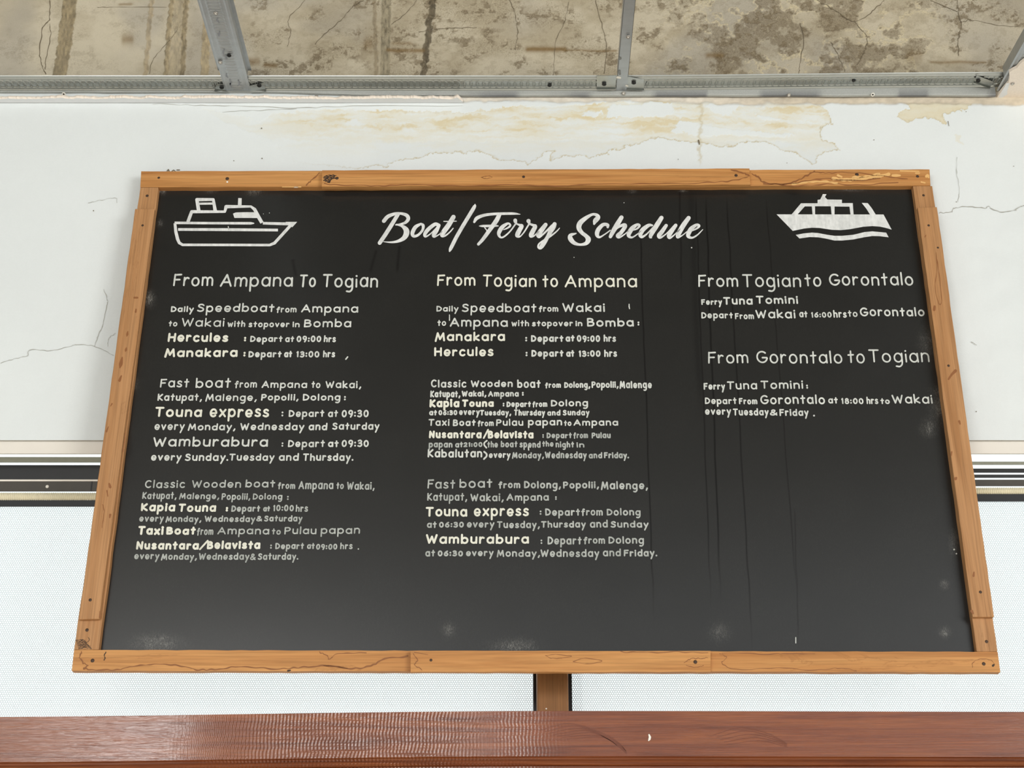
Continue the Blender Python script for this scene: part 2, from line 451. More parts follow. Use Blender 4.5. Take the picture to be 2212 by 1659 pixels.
# white plaster above the windows, with its leak stains
STAIN = [(430, 232), (560, 262), (600, 244), (700, 236), (860, 238), (1000, 244), (1100, 230), (1250, 226), (1400, 214), (1560, 216), (1700, 218), (1765, 224),
         (1785, 240), (1800, 265), (1776, 275), (1774, 303), (1808, 310), (1818, 324), (1795, 326), (1767, 334), (1753, 355), (1725, 334), (1684, 324), (1668, 309),
         (1640, 308), (1588, 312), (1553, 318), (1518, 311), (1478, 307), (1440, 300), (1412, 298), (1378, 310), (1345, 319), (1304, 334), (1276, 339), (1226, 337), (1190, 346),
         (1199, 326), (1180, 330), (1140, 359), (1134, 349), (1090, 349), (1060, 339), (1040, 329), (1015, 327), (1005, 334), (992, 329), (944, 330), (910, 339), (863, 348), (830, 360), (780, 366), (640, 350), (580, 300), (480, 262)]
RIGHTST = [(1950, 216), (2060, 214), (2105, 218), (2090, 232), (2062, 240), (2036, 246), (2046, 270), (2020, 258), (1985, 256), (1960, 264), (1942, 252), (1946, 240), (1965, 236)]
SMALLST = [(2068, 290), (2078, 292), (2080, 312), (2066, 305)]
ISL = [[(1316, 236), (1328, 228), (1372, 222), (1450, 221), (1456, 252), (1378, 253), (1310, 254)], [(1250, 250), (1260, 242), (1304, 242), (1280, 252)],
       [(1520, 228), (1600, 221), (1578, 248), (1548, 246)], [(1632, 246), (1690, 257), (1670, 262), (1645, 256)], [(1468, 262), (1620, 285), (1720, 290), (1700, 297), (1520, 292), (1450, 285)]]
cols = np.linspace(-XW, XW, 1900)
rows = np.concatenate([np.arange(Z_HEAD, 3.70, 0.012), np.linspace(3.70, Z_TOP, 116)])
X, Z = np.meshgrid(cols, rows)
PX, PY = to_px(X, 0 * X, Z)
nx = (fbm(PX / 22, PY / 14, 3, 4) - 0.5) * 16; ny = (fbm(PX / 22, PY / 14, 31, 4) - 0.5) * 12
n5 = (fbm(PX / 6, PY / 5, 37, 3) - 0.5) * 9
qx, qy = PX + nx + n5, PY + ny + n5 * 0.8
ins = inside(STAIN, qx, qy); ds = dist(STAIN, qx, qy)
ins2 = inside(RIGHTST, qx, qy); ds2 = dist(RIGHTST, qx, qy)
ins3 = inside(SMALLST, qx, qy)
isl = np.zeros(X.shape, bool)
for q in ISL: isl |= inside(q, qx, qy)
streak = fbm(qx / 110, qy / 12 + qx / 400, 50, 6, 0.62); blot = fbm(PX / 60, PY / 30, 61, 4)
body = (0.7 * sstep(0.28, 0.72, 0.6 * streak + 0.4 * blot) + 0.3 * sstep(0.4, 0.6, fbm(qx / 40, qy / 5, 69, 4))) * sstep(352, 262, qy + (1 - sstep(430, 800, PX)) * 14)
body *= sstep(420, 760, PX) * 0.75 + 0.12
bd = np.where(ins & ~isl, body, 0.0); bd = np.where(ins2, 0.55 + 0.3 * streak, bd); bd = np.where(ins3, 0.35, bd)
tide = np.where(ins, np.exp(-(ds / 2.0) ** 2), 0) * sstep(600, 900, PX) * 0.85 * sstep(230, 262, PY)
tide = np.maximum(tide, np.where(ins2, np.exp(-(ds2 / 1.6) ** 2), 0) * 0.6)
for (x0, w) in ((1511, 3.0),):
    tide = np.maximum(tide, np.exp(-((qx - x0 - 2) / w) ** 2) * sstep(212, 222, PY) * sstep(364, 340, PY) * 0.55)
grey = np.where(ins & (qy > 305), 0.35, 0) * sstep(760, 860, PX)
white = np.array(lin(226, 231, 231)[:3]); beige = np.array(lin(222, 216, 194)[:3]); ochre = np.array(lin(212, 194, 150)[:3])
cc = white[None, None] * (0.97 + 0.05 * fbm(PX / 300, PY / 200, 71, 3))[..., None]
cc = cc + (np.array(lin(212, 218, 220)[:3]) - cc) * grey[..., None]
cc = cc + (beige - cc) * np.clip(bd * 1.3, 0, 1)[..., None]
cc = cc + (ochre - cc) * (sstep(0.42, 1.0, bd) * 0.75 * (0.3 + 1.2 * fbm(qx / 26, qy / 4, 67, 4)))[..., None]
cc = cc + (np.array(lin(194, 180, 142)[:3]) - cc) * tide[..., None]
# raw plaster along the top right edge, below the steel angle
raw = sstep(222, 214, PY + (fbm(PX / 30, PY / 30, 81, 4) - 0.5) * 14 - sstep(1350, 1700, PX) * 6) * sstep(960, 1010, PX)
cc = cc + ((np.array(lin(222, 214, 200)[:3]) + (np.array(lin(206, 194, 174)[:3]) - np.array(lin(222, 214, 200)[:3])) * sstep(1400, 1750, PX)[..., None]) * (0.8 + 0.4 * fbm(PX / 12, PY / 8, 83, 4))[..., None] - cc) * np.clip(raw, 0, 1)[..., None]
# plaster relief: flaked coats and trowel dents
rel = (np.where(ins, 0.0006, 0.0) + np.where(isl, -0.0005, 0) + np.where(ins2, 0.0006, 0) + raw * 0.004)
rel = rel + (fbm(PX / 60, PY / 45, 91, 4) - 0.5) * (0.0022 + 0.003 * sstep(1980, 2120, PX) * sstep(380, 470, PY))
P = np.stack([X, 0.0 + rel, Z], -1)
struct(grid_obj('wall_back', P, M['wall'], None, cc))
wall = bpy.data.objects['wall_back']

# side and lower wall around the window opening, and the reveal
mb = MB()
mb.box(-XW, -XO, 0.0, 0.3, 0.0, Z_HEAD - 0.0005); mb.box(XO, XW, 0.0, 0.3, 0.0, Z_HEAD - 0.0005)
struct(mb.build('wall_lower', mat_plain('white_wall_paint', lin(226, 231, 231), 0.6, noise=0.02)))
mb = MB(); mb.box(-XW, XW, 0.010, 0.017, at(1106, 979.5, 0.010)[2], Z_HEAD + 0.05); mb.box(-XW, XW, 0.02, 0.102, Z_HEAD + 0.05, 4.75)
o = struct(mb.build('trim_1', M['soffit'])); o['label'] = 'cream painted fascia board over the windows'

# unseen doors added under the beam, glazed to let daylight onto the floor
for n, (a, b) in enumerate(((-XO, -0.03), (0.03, XO))):
    d = bpy.data.objects.new('door_%d' % (n + 1), None); COL.objects.link(d); struct(d)
    for x0, x1 in ((a, a + 0.09), (b - 0.09, b)):
        m = MB(); m.box(x0, x1, 0.06, 0.11, 0.02, Z_BEAM0 - 0.07); m.build('door_stile', M['post'], d)
    for z0, z1 in ((0.02, 0.2), (Z_BEAM0 - 0.17, Z_BEAM0 - 0.07)):
        m = MB(); m.box(a + 0.09, b - 0.09, 0.06, 0.11, z0, z1); m.build('door_rail', M['post'], d)
    m = MB(); m.box(a + 0.085, b - 0.085, 0.082, 0.088, 0.19, Z_BEAM0 - 0.16); m.build('pane', M['glass'], d)

# fine cracks in the plaster
def flat_marks(name, strokes, mat, parent, Y):
    for s in strokes:
        m = Flat(); ribbon(m, cr(s, 5), FLAT, caps=False); m.build(name, mat, parent, lambda a, b: at(a, b, Y))
def wig(pts, w, amp=2.0, step=9, seed=1):    # a jittered hairline through the given photo points
    r = random.Random(seed); p = cr([(a, b) for a, b in pts], 6); out = []
    for i, q in enumerate(p): out.append((q[0] + r.uniform(-amp, amp) * 0.9, q[1] + r.uniform(-amp, amp) * 0.9, w * r.uniform(0.3, 1.0)))
    return out
flat_marks('plaster_crack', [
    wig([(0, 784), (30, 775), (58, 768), (66, 755), (110, 757), (150, 748), (165, 745), (204, 748), (245, 768)], 1.3, 1, seed=2),
    wig([(204, 748), (212, 725), (222, 700), (230, 660), (232, 648), (224, 625)], 1.5, 1, seed=3),
    wig([(250, 720), (235, 730), (232, 748)], 1.0, 1, seed=4),
    wig([(190, 438), (220, 432), (250, 427), (253, 438)], 1.0, 1, seed=5),
    wig([(2028, 460), (2055, 458), (2062, 449), (2088, 447), (2125, 449), (2135, 446), (2155, 456), (2190, 455), (2200, 448), (2212, 444)], 1.8, 1.5, seed=6),
    wig([(2068, 340), (2067, 372), (2072, 405), (2070, 437)], 1.2, 1.2, seed=7),
    wig([(330, 224), (420, 227), (520, 229), (650, 233), (760, 229), (1000, 229)], 1.2, 1.2, seed=8),
    wig([(480, 243), (560, 238), (640, 236)], 1.0, 1.5, seed=9),
    wig([(2098, 738), (2104, 742), (2110, 746)], 1.4, 0.6, seed=10)], M['crack'], wall, -0.0022)
def speck(name, strokes, mat, parent, emit, axis=(0, -1, 0), nd=8):
    for st in strokes:
        m = Flat(); ribbon(m, st, FLAT, nd=nd); m.build(name, mat, parent, emit, axis)
on_wall = lambda a, b: at(a, b, -0.0024)
speck('dark_speck', [[(1509, 303, 3), (1510, 307, 3), (1511, 312, 1.5)], [(2048, 262, 1.4), (2050, 272, 1)]] + [[(x, y, R.uniform(1.6, 2.8))] for (x, y) in [(2087, 241), (1465, 344), (1630, 372), (2190, 359), (1700, 352), (505, 347), (565, 277), (566, 342), (202, 455), (2066, 436), (2109, 889), (1888, 302)]]
      + [[(361, 369, 2), (364, 366, 2), (366, 371, 2)], [(371, 370, 1.6), (375, 367, 1.6), (379, 370, 1.6)], [(382, 367, 1.8), (388, 367, 1.8)]], M['crackd'], wall, on_wall)

# bare concrete above the ceiling line
cols = np.concatenate([[-XW], np.linspace(-1.75, 1.75, 1900), [XW]]); rows = np.linspace(Z_TOP - 0.02, 4.36, 230)
rows = np.append(rows, 4.75)
X, Z = np.meshgrid(cols, rows); PX, PY = to_px(X, 0 * X, Z)
w1 = (fbm(PX / 40, PY / 40, 103, 4) - 0.5) * 30
lf = sstep(620, 420, PX)                     # the left stretch is smoother and paler
n1 = fbm(PX / 120, PY / 70, 105, 5, 0.6); n2 = fbm(PX / 14, PY / 10, 111, 4, 0.65); n3 = fbm(PX / 46, PY / 34, 117, 5, 0.6)
pale = np.array(lin(210, 200, 177)[:3]); mid = np.array(lin(184, 172, 147)[:3]); dk = np.array(lin(136, 122, 98)[:3]); gry = np.array(lin(174, 168, 156)[:3])
cc = mid + (pale - mid) * np.clip(sstep(0.35, 0.65, n1) * 0.8 + lf * 0.45, 0, 1)[..., None]
cc = cc + (gry - cc) * (sstep(0.45, 0.7, fbm(PX / 160, PY / 120, 131, 3)) * 0.55)[..., None]
pit = sstep(0.54, 0.62, n2) * (0.25 + 0.75 * sstep(0.45, 0.62, n3)) * (1 - 0.75 * lf)
cc = cc + (dk - cc) * (pit * 0.75)[..., None]
rt = sstep(1350, 1600, PX) * sstep(2090, 1950, PX)
patch = rt * sstep(0.50, 0.60, n3); cc = cc + (dk - cc) * (patch * 0.6)[..., None]
rim = rt * np.exp(-((n3 - 0.49) / 0.02) ** 2) * sstep(0.42, 0.55, n1)
cc = cc + (np.array(lin(222, 208, 172)[:3]) - cc) * (rim * 0.8)[..., None]
rel = -0.0012 * pit + 0.0012 * rim
def strip(cx0, cx1, hw, tone, amt, rough=1.0, y0=-60, y1=165):
    global cc, rel
    c = cx0 + (cx1 - cx0) * PY / 160.0 + w1 * 0.12 * rough + (fbm(PX / 300, PY / 7, 147, 3) - 0.5) * 7 * rough
    k = sstep(hw + 1.5, hw - 1.5, np.abs(PX - c)) * (PY > y0) * (PY < y1 + 5)
    tex = 0.30 + 1.35 * fbm(PX / 4, PY / 10, 141, 3)
    cc = cc + (np.array(lin(*tone)[:3]) * tex[..., None] - cc) * (k * amt)[..., None]
    rel = rel + k * 0.0018 * fbm(PX / 6, PY / 7, 143, 3)
strip(148, 128, 15, (150, 134, 102), 0.8); strip(324, 313, 5, (166, 148, 116), 0.6); strip(368, 356, 5, (142, 128, 100), 0.75)
strip(385, 375, 22, (176, 160, 128), 0.55); strip(400, 391, 5, (140, 126, 98), 0.7); strip(448, 440, 9, (176, 156, 116), 0.6); strip(496, 480, 9, (176, 156, 116), 0.5)
strip(834, 831, 10, (156, 146, 122), 0.85, 0.5); strip(933, 914, 7, (104, 94, 76), 0.9, 1.4); strip(808, 812, 4, (140, 124, 96), 0.5)
for (x0, x1, yy, hw, am) in [(838, 912, 104, 4, 0.8), (1140, 1220, 101, 6, 0.9), (1218, 1330, 104, 2, 0.7), (790, 800, 90, 14, 0.5), (265, 282, 80, 12, 0.6), (2015, 2130, 129, 3, 0.6), (1530, 1560, 115, 6, 0.7), (535, 556, 128, 9, 0.6), (572, 594, 136, 6, 0.8), (1990, 1965, 118, 14, 0.4), (258, 280, 4, 3, 0.6), (850, 884, 89, 4, 0.5)]:
    k = np.exp(-np.maximum(0, np.abs(PX - (x0 + x1) / 2) - abs(x1 - x0) / 2) ** 2 / 30) * np.exp(-((PY - yy + w1 * 0.15) / hw) ** 2)
    cc = cc + (np.array(lin(132, 106, 66)[:3]) - cc) * (k * am)[..., None]
cc = np.clip(cc, 0.02, 0.9)
pd = np.clip(0.25 + 0.75 * sstep(0.42, 0.62, n3) + 0.15 * rt - 0.55 * lf, 0.05, 1)[..., None]
cc = np.concatenate([cc, pd], -1)
P = np.stack([X, 0.012 - rel, Z], -1)
struct(grid_obj('wall_upper', P, M['conc'], None, cc)); wu = bpy.data.objects['wall_upper']
flat_marks('concrete_crack', [
    wig([(108, 0), (106, 42), (92, 62), (86, 110), (90, 140), (98, 160)], 2.0, 1.5, seed=21), wig([(106, 52), (109, 75), (100, 125), (97, 150)], 1.6, 1.2, seed=22),
    wig([(680, 95), (712, 65), (740, 40), (765, 12), (785, 0)], 1.6, 1.6, seed=23), wig([(845, 52), (875, 30), (900, 0)], 1.4, 1.5, seed=24),
    wig([(905, 68), (940, 64), (985, 61), (1030, 60)], 1.4, 1.5, seed=25), wig([(1100, 0), (1112, 30), (1118, 70), (1112, 110)], 1.5, 1.8, seed=26),
    wig([(1286, 0), (1300, 50), (1310, 100), (1306, 160)], 1.4, 1.5, seed=27), wig([(1230, 5), (1218, 50), (1200, 95), (1196, 160)], 1.2, 1.6, seed=28),
    wig([(1765, 0), (1800, 20), (1845, 46), (1880, 28), (1910, 0)], 1.6, 1.6, seed=29), wig([(1845, 46), (1872, 80), (1868, 110), (1850, 140)], 1.4, 1.5, seed=30),
    wig([(2068, 0), (2070, 25), (2076, 55), (2070, 85), (2071, 120)], 1.8, 1.5, seed=31), wig([(2076, 48), (2100, 44), (2150, 54), (2200, 58)], 1.3, 1.5, seed=32),
    wig([(1728, 50), (1736, 85), (1728, 140), (1726, 160)], 1.5, 1.5, seed=33), wig([(620, 100), (628, 70), (624, 40), (660, 0)], 1.2, 1.5, seed=34),
    wig([(2010, 0), (2068, 26)], 1.2, 1.5, seed=35), wig([(1795, 90), (1810, 120), (1826, 155)], 1.3, 1.5, seed=36),
    wig([(322, 160), (330, 130), (350, 105), (380, 70), (400, 40)], 1.1, 1.2, seed=37), wig([(210, 16), (250, 15), (360, 16)], 0.9, 0.8, seed=38)], M['crackd'], wu, 0.0108)

# windows: frame bars, glass, with the sky showing through the gaps between the bars
POST_L, POST_R = 1153, 1235
xl, xr = at(POST_L, 1490, 0.115)[0], at(POST_R, 1490, 0.115)[0]
def bar(m, x0, x1, Y, yt, yb, depth=0.02):
    m.box(x0, x1, Y, Y + depth, at(1106, yb, Y)[2], at(1106, yt, Y)[2]); return m
Z_SILL = Z_BEAM0
for n, (x0, x1, bars) in enumerate([
        (-XO, xl, [('head_rail', 'frame_grey', 0.104, 987, 998.5), ('black_rail', 'frame_black', 0.108, 1004.5, 1035.5), ('edge_bead', 'soffit', 0.106, 1035.7, 1039.4), ('brown_rail', 'frame_brown', 0.108, 1039.6, 1061), ('lower_rail', 'frame_black', 0.118, 1080, 1094)]),
        (xr, XO, [('head_rail', 'frame_grey', 0.104, 997, 1003.5), ('black_rail', 'frame_black', 0.108, 1012, 1020.5), ('black_rail', 'frame_black', 0.108, 1025, 1031.5), ('brown_rail', 'frame_brown', 0.108, 1036, 1049.5), ('lower_rail', 'frame_black', 0.118, 1067, 1083)])]):
    w = bpy.data.objects.new('window_%d' % (n + 1), None); COL.objects.link(w); struct(w); w.location = ((x0 + x1) / 2, 0.1, Z_SILL)
    def child(o):
        o.parent = w; o.matrix_parent_inverse = Matrix.Translation(-w.location); return o
    for nm, mt, Y, a, b in bars:
        child(bevel(bar(MB(), x0, x1, Y, a, b, 0.004).build(nm, M[mt]), 0.0006))
    if n == 0:
        m = MB(); c = at(102, 1051, 0.108); m.lathe([(0.0, -0.003), (0.003, -0.0026), (0.0045, 0.0), (0.0045, 0.001)], c, (0, 1, 0), 14)
        child(m.build('rivet', M['splash'], None, True))
        m = MB(); m.box(at(196, 1050, 0.107)[0], at(198.5, 1050, 0.107)[0], 0.1065, 0.108, at(0, 1061, 0.107)[2], at(0, 1040, 0.107)[2]); child(m.build('rail_joint', M['frame_black']))
    m = MB(); m.box(x0, x1, 0.20, 0.206, Z_SILL - 0.02, Z_HEAD + 0.30); child(m.build('pane', M['glass']))
    m = MB()
    for a, b in ((x0 - 0.02, x0 + 0.001), (x1 - 0.001, x1 + 0.02)): m.box(a, b, 0.125, 0.21, Z_SILL - 0.02, Z_HEAD - 0.11)
    child(m.build('jamb', M['frame_black']))

# wooden post between the windows
pl, pr = at(1160, 1490, 0.03)[0], at(1228, 1490, 0.03)[0]
m = MB(); m.box(pl, pr, 0.03, 0.1015, Z_BEAM0 + 0.005, Z_HEAD); m.box(pl, pr, 0.1015, 0.19, Z_BEAM0 + 0.005, Z_HEAD + 0.3)
o = struct(bevel(m.build('trim_2', M['post']), 0.006, 3)); o['label'] = 'brown wooden post between the two windows'
m = MB(); m.lathe([(0, -0.0012), (0.0018, -0.0008), (0.002, 0)], at(1180, 1531, 0.03), (0, 1, 0), 8); m.build('paint_fleck', M['splash'], o)

# varnished beam under the windows, slightly bowed, with a rounded moulding along its foot
xs = np.linspace(-2.05, 2.05, 60)
def bow(x):
    px = 1106 + x * 870
    return -0.0145 * sstep(1200, -100, np.array(px)) - 0.002 * sstep(1300, 2300, np.array(px))
zt = at(1106, 1535, -0.05)[2]; zb = at(1106, 1635.5, -0.05)[2]
prof = [(0.0, zt - 0.001), (-0.0499, zt - 0.001), (-0.05, zt - 0.0012), (-0.05, zb + 0.002), (-0.046, zb - 0.001), (-0.0445, zb - 0.004), (-0.049, zb - 0.006), (-0.0545, zb - 0.010), (-0.056, zb - 0.0145), (-0.053, zb - 0.0185), (-0.0475, zb - 0.021), (-0.0475, zb - 0.024),
        (-0.060, zb - 0.026), (-0.062, zb - 0.029), (-0.062, zb - 0.075), (0.0, zb - 0.075)]
Pb = np.zeros((len(xs), len(prof) + 1, 3))
for i, x in enumerate(xs):
    for j, (yy, zz) in enumerate(prof + prof[:1]): Pb[i, j] = (x, yy, zz + float(bow(x)))
beam = fix_normals(grid_obj('trim_3', Pb, M['beam'])); struct(beam); beam['label'] = 'varnished red-brown wooden beam under the windows'
for p_ in beam.data.polygons: p_.use_smooth = False
speck('paint_fleck', [[(1402, 1587, 3), (1404, 1592, 5), (1403, 1597, 5), (1401, 1600, 2)]], M['splash'], beam, lambda a, b: at(a, b, -0.0512))
GS = mat_plain('dark_grain', lin(112, 58, 36), 0.35)
on_beam = lambda a, b: at(a, b, -0.0506)
speck('grain_swirl', [cr([(1165 + 10 * k, 1578 + 3 * k, 0.8), (1230 + 12 * k, 1563 + 5 * k, 1.2), (1300 + 6 * k, 1583 + 5 * k, 0.9), (1335 + 3 * k, 1603 + 4 * k, 0.8), (1352, 1622, 0.6)], 6) for k in range(7)], GS, beam, on_beam)
speck('grain_swirl', [cr([(1540 + 8 * k, 1588 + 5 * k, 0.8), (1600 + 10 * k, 1572 + 7 * k, 1.2), (1660 + 6 * k, 1585 + 6 * k, 1.2), (1700, 1606 + 2 * k, 0.8)], 6) for k in range(5)], GS, beam, on_beam)

# ------------------------------------------------------------------ roller shades
for x0, x1, ytop, loops, lab in [(-XO, xl, 1095, (1060.5, 1082), 'white perforated roller shade in the window left of the wooden post'), (xr, XO, 1083, (1049.5, 1068), 'white perforated roller shade in the window right of the wooden post')]:
    t = thing('roller_shade', ((x0 + x1) / 2, 0.13, Z_SILL), lab, 'roller shade', 'roller shades behind the board')
    zt_ = at(1106, ytop - 8, 0.132)[2]; w_ = (x1 - x0) / 2
    m = MB(); m.box(-w_ + 0.001, w_ - 0.001, 0.0, 0.0008, 0.0, zt_ - Z_SILL)
    m.build('fabric', M['shade'], t)
    za, zb_ = at(1106, loops[0], 0.112)[2] - Z_SILL, at(1106, loops[1], 0.112)[2] - Z_SILL
    n = int((x1 - x0) / 0.0049); rr = (za - zb_) / 2; Xs = np.linspace(-w_ + 0.001, w_ - 0.001, n * 4 + 1)
    ang = np.linspace(math.radians(80), math.radians(280), 9)
    rad = rr * (1 - 0.28 * (0.5 + 0.5 * np.cos(np.arange(len(Xs)) * math.pi / 2)))
    P = np.zeros((len(Xs), 9, 3)); P[..., 0] = Xs[:, None]
    P[..., 1] = -0.004 + rad[:, None] * np.cos(ang)[None]; P[..., 2] = (za + zb_) / 2 + rad[:, None] * np.sin(ang)[None]
    P[..., 1] += 0.0
    grid_obj('roller', P, M['bead'], t, None, True)

# ------------------------------------------------------------------ the schedule board
yt_, yb_ = -0.04, -0.13
TL = at(305, 370, yt_); BL = at(155, 1450, yb_)
up = np.array([0, TL[1] - BL[1], TL[2] - BL[2]]); up /= np.linalg.norm(up)
nrm = np.array([0, -up[2], up[1]])           # towards the room
ORG = np.array([0, BL[1], BL[2]])
board = thing('schedule_board', tuple(ORG), 'large black schedule board in an orange-brown wood frame with handwritten boat times', 'sign board')
board.rotation_euler = (-math.atan2(up[1], up[2]), 0, 0)
def bl(px, py, off):                         # photo point -> board's own x, depth, height at a given distance in front of its frame face
    d = ray(px, py); o = ORG + nrm * off
    t = ((o - CAM) @ nrm) / (d @ nrm); p = CAM + t * d - ORG
    return (p[0], -off, p @ up)
PAN = -0.019                                  # panel face lies behind the frame face
# panel with chalk dust and drip marks
c0 = bl(312, 385, PAN); c1 = bl(185, 1430, PAN); c2 = bl(2000, 385, PAN); c3 = bl(2135, 1430, PAN)
bx0, bx1, bz0, bz1 = min(c0[0], c1[0]) - 0.0, max(c2[0], c3[0]), c1[2], c0[2]
cols = np.linspace(bx0, bx1, 1100); rows = np.linspace(bz0, bz1, 360); X, Z = np.meshgrid(cols, rows)
wp = ORG[None, None] + np.stack([X, 0 * X, Z], -1) @ np.stack([[1, 0, 0], -nrm, up]) + nrm * PAN
PX, PY = to_px(wp[..., 0], wp[..., 1], wp[..., 2])
dust = 0.02 * fbm(PX / 90, PY / 60, 201, 4)
for (x, y, rx, ry, am) in [(322, 646, 9, 13, .55), (340, 1390, 42, 16, .34), (1112, 1396, 38, 12, .36), (970, 1360, 12, 12, .28), (1555, 1366, 18, 16, .2), (2003, 740, 16, 26, .22), (2030, 880, 18, 30, .25), (2006, 925, 14, 14, .25),
                           (2040, 1262, 8, 8, .3), (2041, 1366, 9, 9, .4), (548, 412, 14, 8, .4), (350, 412, 6, 6, .8), (455, 411, 9, 5, .4), (345, 482, 6, 7, .3), (1988, 500, 6, 24, .22), (1365, 411, 8, 5, .4), (1475, 411, 7, 3, .5), (2060, 1170, 8, 24, .25), (2035, 845, 20, 8, .2), (292, 830, 6, 10, .3), (1835, 408, 30, 4, .4)]:
    k = np.exp(-((PX - x) / rx) ** 2 - ((PY - y) / ry) ** 2); dust = dust + am * k * (0.3 + 1.4 * fbm(PX / 9, PY / 9, 211, 3))
drip = np.zeros(X.shape)
for (x0_, x1_, y0_, y1_, wd, am) in [(1383, 1412, 500, 1330, 2.2, .8), (1503, 1535, 420, 1300, 2.0, .7), (1525, 1556, 430, 1290, 2.6, .8), (1570, 1625, 430, 1400, 2.2, .7), (1655, 1722, 430, 1300, 1.8, .55), (1468, 1472, 410, 620, 3, .5), (1492, 1514, 410, 900, 12, .28), (862, 858, 530, 590, 5, .5), (812, 800, 540, 590, 5, .4), (632, 640, 560, 600, 6, .4), (1716, 1725, 1100, 1400, 2, .4)]:
    tt = (PY - y0_) / (y1_ - y0_); k = np.exp(-((PX - (x0_ + (x1_ - x0_) * tt) - 3 * (fbm(PX * 0 + 3, PY / 60, 221, 2) - .5)) / (wd * 0.62)) ** 2) * sstep(-0.02, 0.05, tt) * sstep(1.05, 0.8, tt); drip = np.maximum(drip, k * am)
P = np.stack([X, np.full(X.shape, -PAN), Z], -1)
grid_obj('panel', P, M['board'], board, np.stack([np.clip(dust, 0, 1), drip, 0 * drip], -1), False)
m = MB(); m.box(bx0, bx1, -PAN + 0.0008, -PAN + 0.012, bz0, bz1); m.build('backing_sheet', M['post'], board)

def plank(name, quad, off, thick, mat, parent):
    """a board of wood whose front face has the four given photo corners (clockwise from top left)"""
    f = [np.array(bl(x, y, off)) for x, y in quad]
    pts = []
    n = len(f)
    for i in range(n):                       # subdivide the long edges a little and roughen them
        a, b = f[i], f[(i + 1) % n]; L = np.linalg.norm(b - a); k = max(1, int(L / 0.03)); 
        for j in range(k):
            q = a + (b - a) * j / k
            if j:
                nn = np.array([-(b - a)[2], 0, (b - a)[0]]) / L; q = q + nn * (R.random() - 0.5) * 0.0012
            pts.append(q)
    mb = MB(); mb.prism(pts, (0, thick, 0))
    o = mb.build(name, mat, parent)
    m_ = o.modifiers.new('bevel', 'BEVEL'); m_.width = 0.0016; m_.segments = 2; m_.limit_method = 'ANGLE'; m_.angle_limit = math.radians(50)
    return o
TH = 0.019
top = plank('top_rail', [(305, 370), (2008, 366), (2010, 401), (303, 404)], 0, TH, M['rail'], board)
bot = plank('bottom_rail', [(160, 1404), (2155, 1408), (2161, 1452), (155, 1449)], 0, TH, M['rail'], board)
lft = plank('left_stile', [(303, 404.6), (342, 404.6), (213.5, 1403.4), (159.5, 1403.4)], 0, TH, M['stile'], board)
rgt = plank('right_stile', [(1972, 401.6), (2014, 401.6), (2155, 1407.4), (2110, 1407.4)], 0, TH, M['stile'], board)
topb = plank('top_batten', [(696, 368), (1619, 364), (1621, 399), (695, 403)], 0.0125, 0.0125, M['rail'], board)
botb = plank('bottom_batten', [(887, 1406), (1535, 1406), (1535, 1451), (887, 1452)], 0.0125, 0.0125, M['rail'], board)
lftb = plank('left_batten', [(291.5, 451), (334, 451), (213.4, 1337), (170, 1338)], 0.0125, 0.0125, M['stile'], board)
rgtb = plank('right_batten', [(1982, 448), (2024, 447), (2147.6, 1332.7), (2101, 1332.7)], 0.0125, 0.0125, M['stile'], board)

def nails(parent, off, pts):
    for x, y, r in pts:
        m = MB(); c = np.array(bl(x, y, off)); rr = r / 870
        m.lathe([(0.0, -0.0003), (rr * 0.5, -0.0006), (rr, -0.0002), (rr * 1.02, 0.001)], c, (0, 1, 0), 12); m.build('nail', M['nail'], parent, True)
nails(top, 0, [(343, 384, 3.2), (491, 386, 4.4), (1851, 377, 4.5), (1982, 381, 3.8)])
nails(topb, 0.0125, [(728, 385, 4), (1131, 382, 3.6), (1590, 379, 4)])
nails(lft, 0, [(318, 423, 3.6), (188, 1361, 3.6)]); nails(lftb, 0.0125, [(308, 487, 3), (195, 1296, 3.4)])
nails(rgt, 0, [(1995, 422, 3.2), (2131, 1386, 3.4)]); nails(rgtb, 0.0125, [(2006, 487, 3), (2049, 790, 3), (2118, 1279, 3.2), (2026, 535, 2.5)])
nails(bot, 0, [(200, 1427, 4), (2125, 1434, 3.8)]); nails(botb, 0.0125, [(931, 1426, 3), (1502, 1430, 4)])

def marks(name, parent, off, strokes, mat):
    for s in strokes:
        m = Flat(); ribbon(m, cr(s, 5), FLAT); m.build(name, mat, parent, lambda a, b: bl(a, b, off + 0.0003))
def tl(pts, w=2.2, seed=1, amp=2.2):
    r = random.Random(seed); p = cr(pts, 5); return [(a + r.uniform(-amp, amp) * .5, b + r.uniform(-amp, amp) * .6, w * r.uniform(.5, 1.4)) for a, b in p]
marks('water_mark', bot, 0, [tl([(176, 1408), (172, 1420), (180, 1432), (190, 1438), (182, 1444), (215, 1447), (260, 1446), (295, 1438), (345, 1434), (400, 1440), (430, 1447), (475, 1445), (520, 1440), (600, 1445), (655, 1441), (705, 1438), (750, 1444)], 2.6, 41),
      tl([(690, 1409), (705, 1416), (712, 1423), (730, 1413), (790, 1410)], 2.0, 42), tl([(700, 1437), (760, 1444), (800, 1439), (830, 1424), (880, 1418)], 3, 43), tl([(1555, 1412), (1570, 1420), (1560, 1432), (1590, 1446), (1680, 1443), (1760, 1448), (1810, 1443), (1850, 1449)], 1.6, 44),
      tl([(1560, 1411), (1660, 1413), (1700, 1411), (1760, 1412)], 2.0, 45), tl([(2100, 1442), (2103, 1430), (2118, 1424), (2140, 1426), (2148, 1436)], 1.2, 46)], M['stainline'])
